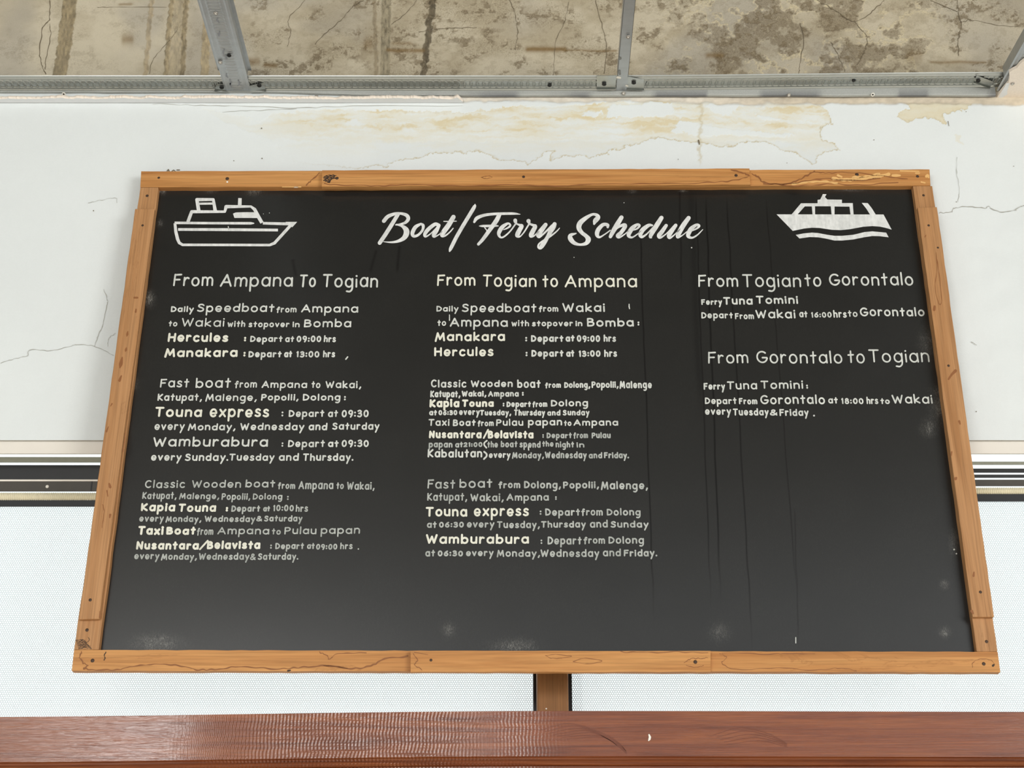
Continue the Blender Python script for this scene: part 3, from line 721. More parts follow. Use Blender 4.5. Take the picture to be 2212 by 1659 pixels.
marks('water_mark', botb, 0.0125, [tl([(893, 1412), (902, 1426), (896, 1436), (912, 1447)], 1.6, 47), tl([(895, 1410), (925, 1413)], 1.4, 48), tl([(1178, 1416), (1200, 1414), (1235, 1418), (1195, 1422), (1178, 1416)], 1.2, 49, 1), tl([(1238, 1429), (1265, 1422), (1300, 1428), (1268, 1434), (1238, 1429)], 1.2, 50, 1),
      tl([(1478, 1432), (1490, 1424), (1512, 1422), (1530, 1420)], 1.4, 51), tl([(1340, 1408), (1400, 1410), (1450, 1408), (1530, 1411)], 1.8, 52), tl([(1482, 1436), (1500, 1442), (1520, 1438)], 1.2, 53)], M['stainline'])
marks('water_mark', topb, 0.0125, [tl([(700, 397), (760, 400), (830, 401), (900, 399), (1000, 402), (1100, 399), (1200, 402), (1300, 398), (1440, 397), (1530, 394), (1590, 389), (1615, 381)], 2.0, 54), tl([(1580, 366), (1605, 374), (1618, 380)], 3, 55), tl([(1039, 383), (1055, 380), (1063, 383), (1050, 386), (1039, 383)], 1.2, 56, .8)], M['stainline'])
marks('water_mark', top, 0, [tl([(1625, 375), (1640, 384), (1650, 394), (1690, 399), (1720, 391), (1745, 378), (1760, 369)], 3, 57), tl([(1690, 399), (1740, 392), (1780, 386), (1840, 390), (1900, 386)], 2.4, 58), tl([(1650, 396), (1720, 401), (1800, 398), (1850, 400), (1940, 394)], 2.0, 59), tl([(1760, 371), (1790, 374), (1830, 372), (1900, 379), (1960, 386)], 1.8, 60), tl([(662, 400), (672, 390), (690, 374)], 2.4, 61)], M['stainline'])
marks('bare_wood', top, 0, [tl([(1712, 398), (1740, 394), (1780, 392), (1808, 396)], 4, 62, 1), tl([(1800, 386), (1830, 388), (1860, 386), (1890, 382), (1920, 377)], 6, 63, 1.5), tl([(1842, 383), (1870, 381), (1900, 375)], 4, 64, 1), [(1928, 379, 5), (1936, 379, 6), (1944, 379, 4)], [(1978, 374, 3), (1986, 374, 3)], [(2001, 381, 6), (2004, 379, 6), (2006, 383, 4)], [(1990, 393, 3), (1998, 395, 3)], tl([(1810, 379), (1818, 382)], 4, 65, 1), tl([(610, 404), (650, 404)], 2, 66, 1), [(1945, 369, 3), (1985, 370, 2.5)]], M['chip'])
marks('dark_knot', topb, 0.0125, [tl([(698 + q, 379 + k * 2.1), (712, 378.5 + k * 2.2), (722 + q2, 379 + k * 2)], 1.9, 67 + k, 1.2) for k, (q, q2) in enumerate(((8, 4), (3, 1), (0, -2), (1, 3), (3, -5), (2, -8), (5, -9), (9, -12)))], M['darkstain'])
marks('dark_knot', lftb, 0.0125, [[(290, 643, 4), (297, 643, 4)], [(294, 668, 3), (293, 674, 4)], [(276, 716, 2), (275, 722, 5), (274, 726, 2)], [(273, 751, 2), (272, 756, 5), (271, 759, 2)], [(264, 772, 3), (261, 786, 8), (259, 794, 3)], [(262, 812, 3), (258, 822, 6)], [(242, 872, 3), (239, 877, 2)], [(234, 922, 2), (230, 932, 4)], [(236, 1045, 4), (238, 1052, 6)], [(231, 1060, 3), (233, 1072, 2)], [(238, 1112, 5), (237, 1118, 3)],
      tl([(220, 1140), (225, 1105), (222, 1090)], 1.6, 70, 1), tl([(216, 1320), (215, 1332)], 2, 71, 1), tl([(271, 935), (268, 962), (266, 975)], 2, 72, 1)], M['stainline'])
marks('dark_knot', lft, 0, [tl([(163 + k, 1383 + 2.6 * k), (176 + k, 1382 + 2.4 * k), (184 + 2 * k, 1384 + 2.5 * k)], 1.3, 73 + k, 1.5) for k in range(8)] + [tl([(186, 1388), (193, 1383), (190, 1376)], 1.0, 89, 1)], M['darkstain'])
marks('dark_knot', rgtb, 0.0125, [[(2049, 819, 4), (2056, 809, 5), (2064, 801, 7)], [(2019, 662, 5), (2018, 669, 6)], [(2072, 910, 5), (2074, 916, 3)], [(2064, 1034, 7), (2066, 1032, 4)], [(2104, 1236, 3), (2103, 1244, 5)], tl([(2022, 545), (2024, 580), (2020, 620), (2028, 655), (2034, 650), (2030, 600), (2024, 560)], 1.3, 75, 1), tl([(2000, 508), (1998, 512)], 3, 76, .5), [(2099, 1320, 6), (2102, 1325, 4)], [(2055, 984, 2), (2056, 976, 3)]], M['stainline'])
marks('dark_knot', bot, 0, [tl([(229, 1409), (225, 1415), (227, 1420), (225, 1426)], 2.0, 90, 1), [(622, 1449, 4), (627, 1448, 3)], [(2145, 1438, 5), (2147, 1436, 4)]], M['darkstain'])
marks('paint_speck', top, 0, [[(636, 404, 3), (643, 404, 3)], [(491, 393, 4)]], M['splash'])

# hidden cleats that carry the board off the wall and off the post
m = MB(); m.box(-0.8, 0.8, -PAN + 0.012, -PAN + 0.026, bz1 - 0.09, bz1 - 0.04); m.build('mounting_cleat', M['post'], board)
m = MB(); m.box(0.035, 0.085, -PAN + 0.012, 0.128, 0.03, 0.12); m.build('mounting_cleat', M['post'], board)

# ------------------------------------------------------------------ handwriting: a single-stroke alphabet
def A(cx, cy, rx, ry, a0, a1, n=12):
    return [(cx + rx * math.cos(math.radians(a0 + (a1 - a0) * k / n)), cy + ry * math.sin(math.radians(a0 + (a1 - a0) * k / n))) for k in range(n + 1)]
C = lambda *p: [tuple(q) for q in cr(p, 5)]
O = lambda cx=.28: A(cx, .33, .28, .34, 60, 420, 18)
arch = lambda x0, x1: [(x0, .40)] + A((x0 + x1) / 2, .42, (x1 - x0) / 2, .25, 170, 0, 8) + [(x1, 0)]
GL = {
 'a': (.56, [O(), [(.56, .66), (.555, .3), (.57, 0)]]), 'b': (.56, [[(0, 1.05), (0, 0)], O()]), 'c': (.5, [A(.28, .33, .28, .34, 48, 318, 14)]),
 'd': (.56, [O(), [(.56, 1.05), (.56, 0)]]), 'e': (.55, [[(.03, .30), (.54, .31)] + A(.28, .33, .27, .34, 4, 316, 14)]),
 'f': (.42, [C((.44, .90), (.33, 1.0), (.2, .88), (.18, .5), (.17, -.08)), [(0, .56), (.4, .6)]]),
 'g': (.56, [O(), C((.56, .66), (.56, .2), (.54, -.16), (.36, -.34), (.1, -.32))]), 'h': (.5, [[(0, 1.05), (0, 0)], arch(0, .5)]),
 'i': (.02, [[(0, .62), (.01, 0)], [(0, .98)]]), 'k': (.48, [[(0, 1.05), (0, 0)], [(.44, .66), (.04, .3), (.48, 0)]]), 'l': (.02, [[(0, 1.06), (.01, 0)]]),
 'm': (.84, [[(0, .66), (0, 0)], arch(0, .42), arch(.42, .84)]), 'n': (.5, [[(0, .66), (0, 0)], arch(0, .5)]), 'o': (.56, [O()]),
 'p': (.56, [[(0, .66), (0, -.36)], O()]), 'r': (.36, [[(0, .66), (0, 0)], C((0, .36), (.08, .54), (.22, .65), (.36, .6))]),
 's': (.42, [C((.40, .58), (.24, .67), (.06, .58), (.08, .42), (.24, .34), (.40, .24), (.40, .08), (.2, 0), (0, .08))]),
 't': (.4, [[(.2, .98), (.2, .0)], [(0, .64), (.4, .66)]]), 'u': (.5, [[(0, .66), (0, .26)] + A(.25, .25, .25, .25, 180, 340, 8) + [(.5, .4)], [(.5, .66), (.5, 0)]]),
 'v': (.5, [[(0, .66), (.25, 0), (.5, .66)]]), 'w': (.76, [[(0, .66), (.18, 0), (.38, .55), (.58, 0), (.76, .66)]]), 'x': (.5, [[(0, .66), (.5, 0)], [(.5, .66), (0, 0)]]),
 'y': (.5, [[(0, .66), (.26, .06)], [(.52, .66), (.08, -.38)]]),
 'A': (.76, [[(0, 0), (.4, 1), (.76, 0)], [(.14, .34), (.64, .34)]]), 'B': (.58, [[(0, 1), (0, 0)], C((0, 1), (.3, 1), (.48, .86), (.42, .64), (.1, .54)), C((.1, .54), (.44, .5), (.58, .3), (.44, .05), (0, 0))]),
 'C': (.64, [A(.36, .5, .36, .5, 52, 312, 16)]), 'D': (.62, [[(0, 1), (0, 0)], C((0, 1), (.34, .94), (.62, .62), (.6, .34), (.4, .08), (0, 0))]),
 'F': (.52, [[(.02, 1), (0, 0)], [(.02, .97), (.54, 1)], [(0, .52), (.44, .53)]]), 'G': (.74, [A(.4, .5, .4, .5, 48, 345, 18) + [(.76, .44), (.42, .44)]]),
 'H': (.62, [[(0, 1), (0, 0)], [(.62, 1), (.62, 0)], [(0, .52), (.62, .54)]]), 'K': (.58, [[(0, 1), (0, 0)], [(.56, .98), (.04, .46), (.6, 0)]]),
 'M': (.86, [[(0, -.08), (.18, 1), (.44, .16), (.76, .98), (.86, -.02)]]), 'N': (.64, [[(0, 0), (.04, 1), (.6, 0), (.64, 1)]]),
 'P': (.56, [[(0, 1), (0, -.02)], C((0, .98), (.36, 1), (.56, .76), (.4, .5), (.02, .44))]),
 'S': (.56, [C((.54, .86), (.36, 1), (.1, .92), (.08, .68), (.3, .54), (.52, .38), (.5, .12), (.26, 0), (0, .1))]), 'T': (.66, [[(0, 1), (.66, 1)], [(.32, 1), (.30, 0)]]),
 'W': (.96, [[(0, 1), (.24, 0), (.5, .8), (.72, 0), (.96, 1)]]),
 '0': (.5, [A(.25, .47, .25, .47, 80, 440, 18)]), '1': (.12, [[(.0, .8), (.1, .94), (.1, 0)]]), '2': (.5, [C((.02, .74), (.2, .94), (.44, .82), (.4, .5), (.02, 0)), [(.02, 0), (.5, .02)]]),
 '3': (.46, [C((.02, .86), (.24, .95), (.42, .78), (.3, .54), (.12, .5)), C((.12, .5), (.4, .46), (.46, .2), (.26, 0), (0, .08))]),
 '6': (.48, [C((.42, .92), (.16, .7), (.0, .36)), A(.24, .27, .24, .27, 160, 520, 14)]), '8': (.46, [A(.23, .72, .18, .21, 0, 360, 12), A(.23, .26, .23, .26, 0, 360, 14)]),
 '9': (.46, [A(.23, .66, .23, .27, 0, 360, 14), C((.46, .68), (.42, .3), (.26, -.04))]),
 ':': (.02, [[(0, .12)], [(0, .62)]]), ',': (.12, [[(.12, .08), (.0, -.16)]]), '.': (.02, [[(0, .04)]]), '/': (.4, [[(.42, 1.02), (0, -.08)]]),
 '(': (.2, [C((.22, 1.1), (.02, .72), (.02, .28), (.2, -.12))]), ')': (.2, [C((0, 1.1), (.2, .72), (.2, .28), (0, -.12))]),
 '&': (.62, [C((.62, .0), (.3, .42), (.14, .74), (.26, .95), (.44, .84), (.36, .6), (.06, .34), (.04, .1), (.24, 0), (.46, .12), (.6, .36))]),
}
VPX, VPY = 1155.0, -5746.0
ink_em = lambda a, b: bl(a, b, PAN + 0.0008)
RL = random.Random(12)
def write(mb, word, x0, x1, yb, h, w):
    """one word between photo columns x0..x1 on base line yb, capitals h tall, stroke w thick"""
    ws = [GL[c][0] for c in word]; n = len(word)
    x0i, x1i = x0 + w / 2, max(x1 - w / 2, x0 + w / 2 + 0.01)
    g = 0.20; wg = min(w * 0.85, 0.30 * (x1i - x0i) / max(n, 1))
    sx = (x1i - x0i - wg * (n - 1)) / max(sum(ws) + g * (n - 1), 0.05)
    if n == 1 and word in ':.': sx = h * 0.7
    cx = x0i
    for c, gw in zip(word, ws):
        jy = RL.uniform(-0.02, 0.02) * h; js = RL.uniform(0.97, 1.03); rot = RL.uniform(-0.025, 0.025)
        for st in GL[c][1]:
            pts = []
            for (u, v) in st:
                if c in 'aceimnorsuvwxzgpqy' and 0.2 < v < 0.75: v = 0.2 + (v - 0.2) * 1.12
                vv = (w / 2 + v * (h * js - w)) if v > 0 else (w / 2 * (1 + v) + v * h)
                xx = cx + u * sx + rot * v * h; yy = yb - vv - jy
                xx += (VPX - xx) / (yy - VPY) * vv * 0.85
                pts.append((xx, yy, w * RL.uniform(0.95, 1.05)))
            if len(pts) == 1: pts = [(pts[0][0], pts[0][1], w * 1.2)]
            ribbon(mb, pts, FLAT)
        cx += (gw + g) * sx + wg

def lines(block, rows):
    ox, oy, s = block
    for row in rows:
        runs = []
        for wd in row:                       # one piece of lettering per run of one pen without a wide gap
            if runs and runs[-1][-1][6] == wd[6] and wd[1] - runs[-1][-1][2] < 45: runs[-1].append(wd)
            else: runs.append([wd])
        for run in runs:
            mb = Flat()
            for (word, x0, x1, yb, h, w, k) in run:
                w = w * (0.77 if k == 2 else 0.82)
                write(mb, word, ox + x0 / s, ox + x1 / s, oy + yb / s, h / s, w / s)
            mb.build('lettering', M['ink%d' % run[0][6]], board, ink_em)
Q = 4.0963
lines((330, 570, 4.2538), [
 [('From', 185, 553, 205, 114, 20, 1), ('Ampana', 615, 1285, 210, 118, 20, 1), ('To', 1345, 1497, 214, 117, 20, 1), ('Togian', 1557, 2068, 216, 120, 20, 1)],
 [('Daily', 165, 375, 443, 54, 16, 1), ('Speedboat', 405, 1115, 443, 78, 17, 1), ('from', 1133, 1320, 446, 56, 14, 1), ('Ampana', 1362, 1887, 448, 74, 17, 1)],
 [('to', 143, 224, 575, 52, 14, 1), ('Wakai', 262, 655, 578, 78, 15, 1), ('with', 685, 848, 580, 58, 15, 1), ('stopover', 878, 1254, 582, 54, 15, 1), ('in', 1283, 1349, 583, 52, 15, 1), ('Bomba', 1388, 1822, 583, 75, 17, 1)],
 [('Hercules', 135, 690, 717, 82, 25, 2), (':', 838, 862, 716, 62, 22, 2), ('Depart', 893, 1192, 718, 56, 16, 1), ('at', 1215, 1297, 718, 56, 16, 1), ('09:00', 1320, 1547, 720, 62, 17, 1), ('hrs', 1570, 1682, 720, 60, 16, 1)],
 [('Manakara', 105, 777, 856, 82, 25, 2), (':', 832, 856, 855, 62, 22, 2), ('Depart', 878, 1182, 860, 60, 18, 1), ('at', 1205, 1280, 858, 60, 18, 1), ('13:00', 1318, 1530, 860, 62, 17, 1), ('hrs', 1563, 1674, 860, 62, 16, 1)]])
lines((300, 800, Q), [
 [('Fast', 185, 442, 152, 80, 16, 1), ('boat', 500, 810, 156, 88, 17, 1), ('from', 845, 1043, 154, 62, 14, 1), ('Ampana', 1085, 1487, 157, 62, 15, 1), ('to', 1525, 1605, 157, 62, 14, 1), ('Wakai,', 1650, 1967, 158, 64, 15, 1)],
 [('Katupat,', 163, 557, 270, 64, 16, 1), ('Malenge,', 587, 1042, 272, 64, 15, 1), ('Popolii,', 1080, 1412, 267, 58, 16, 1), ('Dolong', 1450, 1782, 268, 60, 16, 1), (':', 1815, 1835, 270, 56, 17, 1)],
 [('Touna', 140, 555, 413, 90, 24, 2), ('express', 622, 1150, 416, 100, 23, 2), (':', 1262, 1282, 412, 68, 17, 1), ('Depart', 1325, 1639, 412, 62, 16, 1), ('at', 1672, 1760, 414, 62, 16, 1), ('09:30', 1792, 2032, 416, 70, 17, 1)],
 [('every', 135, 402, 529, 68, 16, 1), ('Monday,', 432, 854, 531, 62, 16, 1), ('Wednesday', 895, 1462, 530, 64, 16, 1), ('and', 1500, 1665, 531, 66, 17, 1), ('Saturday', 1710, 2127, 526, 64, 16, 1)],
 [('Wamburabura', 122, 1140, 675, 86, 19, 1), (':', 1262, 1282, 679, 56, 16, 1), ('Depart', 1318, 1644, 680, 64, 16, 1), ('at', 1672, 1767, 680, 62, 17, 1), ('09:30', 1792, 2034, 680, 68, 17, 1)],
 [('every', 105, 374, 799, 64, 17, 1), ('Sunday.', 405, 790, 802, 66, 17, 1), ('Tuesday', 797, 1197, 801, 64, 16, 1), ('and', 1237, 1413, 800, 66, 17, 1), ('Thursday.', 1450, 1898, 802, 66, 17, 1)]])
lines((280, 1020, Q), [
 [('Classic', 132, 489, 141, 70, 15, 0), ('Wooden', 548, 984, 138, 66, 15, 0), ('boat', 1022, 1287, 136, 68, 16, 0), ('from', 1310, 1464, 148, 58, 14, 0), ('Ampana', 1492, 1802, 151, 74, 15, 0), ('to', 1828, 1894, 150, 60, 14, 0), ('Wakai,', 1920, 2167, 155, 68, 15, 0)],
 [('Katupat,', 110, 414, 238, 62, 14, 0), ('Malenge,', 436, 792, 239, 56, 14, 0), ('Popolii,', 812, 1067, 245, 58, 14, 0), ('Dolong', 1088, 1350, 243, 54, 14, 0), (':', 1393, 1414, 250, 56, 15, 0)],
 [('Kapia', 98, 400, 347, 74, 24, 2), ('Touna', 428, 762, 352, 74, 24, 2), (':', 850, 876, 352, 58, 23, 2), ('Depart', 898, 1154, 350, 56, 16, 0), ('at', 1180, 1242, 348, 50, 16, 0), ('10:00', 1268, 1452, 346, 60, 15, 0), ('hrs', 1468, 1577, 352, 62, 15, 0)],
 [('every', 82, 300, 438, 58, 15, 0), ('Monday,', 316, 634, 441, 54, 15, 0), ('Wednesday', 662, 1110, 441, 54, 15, 0), ('&', 1118, 1172, 436, 50, 13, 0), ('Saturday', 1188, 1527, 437, 54, 15, 0)],
 [('Taxi', 70, 298, 556, 78, 26, 2), ('Boat', 322, 582, 554, 72, 25, 2), ('from', 592, 739, 556, 64, 13, 0), ('Ampana', 775, 1234, 551, 66, 15, 0), ('to', 1256, 1337, 552, 54, 14, 0), ('Pulau', 1368, 1652, 549, 66, 15, 0), ('papan', 1690, 2037, 546, 68, 15, 0)],
 [('Nusantara', 55, 610, 686, 74, 25, 2), ('/', 614, 688, 684, 84, 20, 2), ('Belavista', 682, 1154, 681, 74, 25, 2), (':', 1243, 1262, 680, 56, 16, 0), ('Depart', 1288, 1542, 681, 56, 15, 0), ('at', 1568, 1637, 680, 54, 15, 0), ('09:00', 1648, 1837, 686, 54, 15, 0), ('hrs', 1862, 1972, 682, 58, 14, 0), ('.', 2018, 2034, 686, 40, 14, 0)],
 [('every', 38, 260, 771, 60, 15, 0), ('Monday,', 276, 594, 776, 56, 15, 0), ('Wednesday', 608, 1057, 776, 60, 15, 0), ('&', 1063, 1114, 778, 60, 13, 0), ('Saturday.', 1132, 1492, 776, 60, 15, 0)]])
lines((900, 570, Q), [
 [('From', 180, 520, 194, 102, 20, 2), ('Togian', 582, 1060, 204, 110, 20, 2), ('to', 1113, 1252, 206, 110, 20, 2), ('Ampana', 1310, 1950, 206, 110, 20, 2)],
 [('Daily', 175, 370, 423, 50, 14, 1), ('Speedboat', 400, 1060, 428, 76, 16, 1), ('from', 1080, 1254, 424, 54, 14, 1), ('Wakai', 1290, 1667, 426, 78, 17, 1)],
 [('to', 183, 260, 549, 54, 14, 1), ('Ampana', 293, 807, 556, 78, 17, 1), ('with', 838, 995, 553, 54, 14, 1), ('stopover', 1020, 1384, 553, 52, 15, 1), ('in', 1406, 1467, 553, 48, 15, 1), ('Bomba', 1508, 1922, 556, 75, 18, 1), (':', 1956, 1980, 550, 52, 17, 1)],
 [('Manakara', 160, 782, 684, 80, 22, 2), (':', 962, 984, 690, 60, 18, 1), ('Depart', 1012, 1300, 690, 60, 18, 1), ('at', 1318, 1397, 688, 60, 18, 1), ('09:00', 1418, 1624, 690, 62, 17, 1), ('hrs', 1655, 1764, 690, 62, 16, 1)],
 [('Hercules', 155, 680, 818, 82, 22, 2), (':', 965, 987, 822, 60, 18, 1), ('Depart', 1015, 1300, 822, 60, 18, 1), ('at', 1323, 1397, 822, 60, 18, 1), ('13:00', 1435, 1627, 823, 60, 17, 1), ('hrs', 1660, 1774, 824, 64, 16, 1)]])
lines((900, 800, Q), [
 [('Classic', 125, 440, 152, 68, 16, 1), ('Wooden', 478, 850, 149, 62, 16, 1), ('boat', 890, 1097, 156, 72, 17, 1), ('from', 1136, 1277, 156, 50, 14, 1), ('Dolong,', 1305, 1537, 156, 54, 16, 1), ('Popolii,', 1548, 1787, 156, 58, 16, 1), ('Malenge', 1795, 2082, 159, 64, 16, 1)],
 [('Katupat,', 120, 387, 239, 60, 16, 1), ('Wakai,', 398, 617, 233, 52, 16, 1), ('Ampana', 632, 904, 233, 52, 15, 1), (':', 933, 957, 228, 48, 17, 1)],
 [('Kapia', 113, 377, 327, 74, 24, 2), ('Touna', 400, 682, 324, 64, 23, 2), (':', 762, 780, 323, 48, 16, 1), ('Depart', 795, 1012, 325, 50, 16, 1), ('from', 1023, 1157, 325, 50, 14, 1), ('Dolong', 1188, 1517, 319, 60, 16, 1)],
 [('at', 110, 180, 399, 50, 16, 1), ('06:30', 193, 360, 398, 48, 15, 1), ('every', 375, 557, 396, 54, 15, 1), ('Tuesday,', 560, 837, 399, 50, 15, 1), ('Thursday', 860, 1137, 401, 52, 15, 1), ('and', 1156, 1272, 401, 50, 15, 1), ('Sunday', 1293, 1530, 399, 50, 15, 1)],
 [('Taxi', 103, 290, 491, 62, 15, 1), ('Boat', 320, 522, 493, 58, 16, 1), ('from', 538, 682, 494, 52, 13, 1), ('Pulau', 703, 944, 491, 60, 15, 1), ('papan', 985, 1287, 488, 62, 16, 1), ('to', 1303, 1370, 492, 50, 14, 1), ('Ampana', 1388, 1784, 490, 58, 15, 1)],
 [('Nusantara', 108, 574, 602, 68, 23, 2), ('/', 586, 638, 600, 78, 19, 2), ('Belavista', 630, 1034, 603, 68, 23, 2), (':', 1113, 1132, 600, 46, 15, 0), ('Depart', 1150, 1374, 601, 50, 15, 0), ('from', 1386, 1517, 601, 52, 13, 0), ('Pulau', 1548, 1717, 601, 52, 15, 0)],
 [('papan', 106, 317, 683, 56, 15, 0), ('at', 340, 410, 682, 50, 15, 0), ('21:00', 413, 582, 679, 46, 15, 0), ('(', 590, 624, 684, 64, 16, 1), ('the', 624, 720, 683, 56, 14, 0), ('boat', 743, 892, 681, 56, 15, 0), ('spend', 910, 1097, 684, 58, 15, 0), ('the', 1110, 1212, 676, 50, 14, 0), ('night', 1230, 1394, 683, 54, 14, 0), ('in', 1416, 1484, 684, 48, 14, 0)],
 [('Kabalutan', 96, 580, 772, 74, 18, 1), (')', 588, 624, 784, 66, 18, 1), ('every', 638, 830, 776, 54, 15, 1), ('Monday,', 843, 1127, 779, 54, 15, 0), ('Wednesday', 1135, 1505, 779, 60, 15, 0), ('and', 1523, 1642, 779, 54, 15, 0), ('Friday.', 1658, 1880, 779, 54, 16, 0)]])
lines((900, 1020, Q), [
 [('Fast', 95, 340, 146, 80, 16, 0), ('boat', 378, 670, 139, 80, 17, 0), ('from', 723, 917, 142, 60, 16, 0), ('Dolong,', 950, 1277, 144, 66, 17, 0), ('Popolii,', 1296, 1614, 144, 62, 17, 0), ('Malenge,', 1630, 2047, 152, 70, 17, 0)],
 [('Katupat,', 93, 447, 253, 70, 15, 0), ('Wakai,', 475, 770, 258, 68, 16, 0), ('Ampana', 795, 1170, 253, 64, 16, 0), (':', 1226, 1252, 248, 48, 16, 0)],
 [('Touna', 80, 447, 392, 88, 23, 2), ('express', 505, 992, 390, 94, 22, 2), (':', 1090, 1110, 382, 56, 16, 0), ('Depart', 1138, 1447, 386, 64, 17, 0), ('from', 1456, 1647, 384, 62, 15, 0), ('Dolong', 1683, 1982, 384, 62, 16, 0)],
 [('at', 90, 177, 493, 60, 16, 0), ('06:30', 198, 417, 491, 54, 16, 0), ('every', 443, 687, 491, 60, 16, 0), ('Tuesday,', 710, 1090, 495, 62, 16, 0), ('Thursday', 1100, 1497, 491, 60, 16, 0), ('and', 1533, 1692, 491, 66, 16, 0), ('Sunday', 1716, 2052, 491, 60, 16, 0)],
 [('Wamburabura', 80, 994, 634, 84, 23, 2), (':', 1098, 1120, 640, 58, 16, 0), ('Depart', 1158, 1460, 640, 70, 17, 0), ('from', 1476, 1667, 633, 62, 15, 0), ('Dolong', 1698, 2012, 633, 66, 16, 0)],
 [('at', 76, 162, 746, 62, 16, 0), ('06:30', 186, 410, 746, 56, 17, 0), ('every', 435, 680, 744, 60, 16, 0), ('Monday,', 708, 1092, 749, 62, 16, 0), ('Wednesday', 1095, 1617, 751, 68, 16, 0), ('and', 1648, 1807, 746, 66, 16, 0), ('Friday.', 1833, 2130, 746, 62, 17, 0)]])
lines((1490, 570, Q), [
 [('From', 76, 430, 204, 108, 18, 1), ('Togian', 470, 987, 206, 114, 18, 1), ('to', 1020, 1167, 201, 112, 18, 1), ('Gorontalo', 1235, 1982, 192, 110, 18, 1)],
 [('Ferry', 103, 287, 363, 52, 15, 1), ('Tuna', 298, 557, 361, 70, 18, 1), ('Tomini', 588, 960, 354, 70, 18, 1)],
 [('Depart', 103, 384, 483, 56, 15, 1), ('From', 401, 570, 490, 54, 14, 1), ('Wakai', 583, 937, 483, 78, 17, 1), ('at', 970, 1044, 474, 60, 15, 1), ('16:00', 1076, 1257, 476, 52, 14, 1), ('hrs', 1273, 1390, 476, 64, 15, 1), ('to', 1401, 1487, 469, 58, 14, 1), ('Gorontalo', 1508, 2080, 464, 78, 17, 1)],
 [('From', 163, 520, 881, 104, 17, 1), ('Gorontalo', 593, 1354, 881, 112, 17, 1), ('to', 1400, 1552, 879, 114, 17, 1), ('Togian', 1590, 2124, 872, 114, 17, 1)],
 [('Ferry', 123, 314, 1113, 60, 16, 1), ('Tuna', 330, 597, 1111, 72, 16, 1), ('Tomini', 630, 1005, 1106, 72, 16, 1), (':', 1033, 1054, 1108, 52, 17, 1)],
 [('Depart', 135, 417, 1241, 58, 15, 1), ('From', 436, 599, 1243, 54, 15, 1), ('Gorontalo', 626, 1199, 1241, 80, 17, 1), ('at', 1226, 1312, 1236, 56, 15, 1), ('18:00', 1343, 1540, 1241, 58, 15, 1), ('hrs', 1566, 1670, 1241, 62, 15, 1), ('to', 1688, 1772, 1241, 52, 15, 1), ('Wakai', 1793, 2152, 1236, 80, 16, 1)],
 [('every', 135, 367, 1336, 62, 16, 1), ('Tuesday', 383, 699, 1342, 62, 16, 1), ('&', 708, 777, 1342, 58, 15, 1), ('Friday', 795, 1054, 1346, 62, 16, 1), ('.', 1093, 1112, 1350, 40, 17, 1)]])

# brush-lettered heading and the two painted boats
def brush(block, strokes, name='title_lettering', n=7):
    ox, oy, s = block; mb = Flat()
    for st in strokes:
        p = cr([(ox + a / s, oy + b / s, c / s) for a, b, c in st], n); p[:, 2] = np.maximum(p[:, 2], 0.8)
        ribbon(mb, p, FLAT, nd=14)
    return mb.build(name, M['paint'], board, ink_em)
S5 = 5.53
brush((780, 400, S5), [
 [(445, 342, 44), (360, 480, 48), (290, 590, 48), (222, 690, 46)],
 [(272, 428, 46), (320, 375, 44), (400, 343, 36), (470, 338, 30), (540, 358, 42), (564, 400, 44), (530, 446, 34), (470, 466, 22), (415, 474, 16)],
 [(425, 470, 18), (490, 488, 34), (538, 535, 64), (538, 590, 66), (500, 640, 50), (430, 672, 32), (350, 682, 20), (268, 675, 8)]])
brush((780, 400, S5), [[(715, 462, 26), (650, 500, 44), (614, 570, 46), (628, 608, 36), (680, 596, 30), (732, 540, 30), (742, 484, 36), (715, 462, 26)]])
brush((780, 400, S5), [[(925, 475, 38), (880, 468, 42), (800, 530, 46), (762, 585, 42), (772, 614, 24), (830, 580, 14), (905, 505, 14)], [(930, 480, 40), (900, 545, 46), (868, 595, 48), (878, 616, 24), (930, 590, 12), (965, 555, 12)]])
brush((780, 400, S5), [[(1103, 380, 52), (1050, 470, 58), (985, 560, 58), (968, 600, 46), (1005, 603, 22), (1060, 560, 16), (1100, 515, 13)], [(988, 432, 11), (1060, 433, 13), (1137, 430, 11)]])
brush((780, 400, S5), [[(1362, 228, 10), (1348, 268, 42), (1250, 430, 44), (1150, 600, 44), (1075, 748, 42), (1058, 788, 20)]])
brush((780, 400, S5), [[(1352, 440, 26), (1382, 395, 42), (1460, 362, 36), (1560, 346, 32), (1700, 340, 31), (1830, 340, 28), (1900, 348, 8)], [(1652, 352, 48), (1618, 420, 54), (1540, 530, 48), (1460, 640, 42), (1402, 705, 34)], [(1412, 488, 8), (1450, 488, 26), (1540, 487, 30), (1600, 485, 26), (1638, 487, 12)], [(1478, 508, 14), (1502, 545, 11), (1488, 578, 16)]])
T3 = (1080, 450, 13.825)
brush(T3, [[(105, 640, 22), (200, 600, 45), (300, 530, 62), (290, 470, 56), (215, 460, 76), (70, 560, 118), (-20, 700, 122), (-30, 800, 90), (30, 870, 56), (130, 840, 50), (300, 690, 45), (465, 470, 44)]])
brush(T3, [[(455, 360, 112), (465, 405, 100), (500, 462, 50), (590, 500, 70), (650, 530, 116), (590, 640, 134), (530, 760, 138), (520, 822, 112), (600, 840, 44), (720, 710, 40), (850, 500, 50)]])
brush(T3, [[(852, 378, 124), (865, 420, 96), (885, 460, 64), (990, 505, 78), (1055, 540, 112), (1000, 650, 134), (935, 780, 138), (935, 830, 104), (1020, 820, 44), (1160, 690, 44)]])
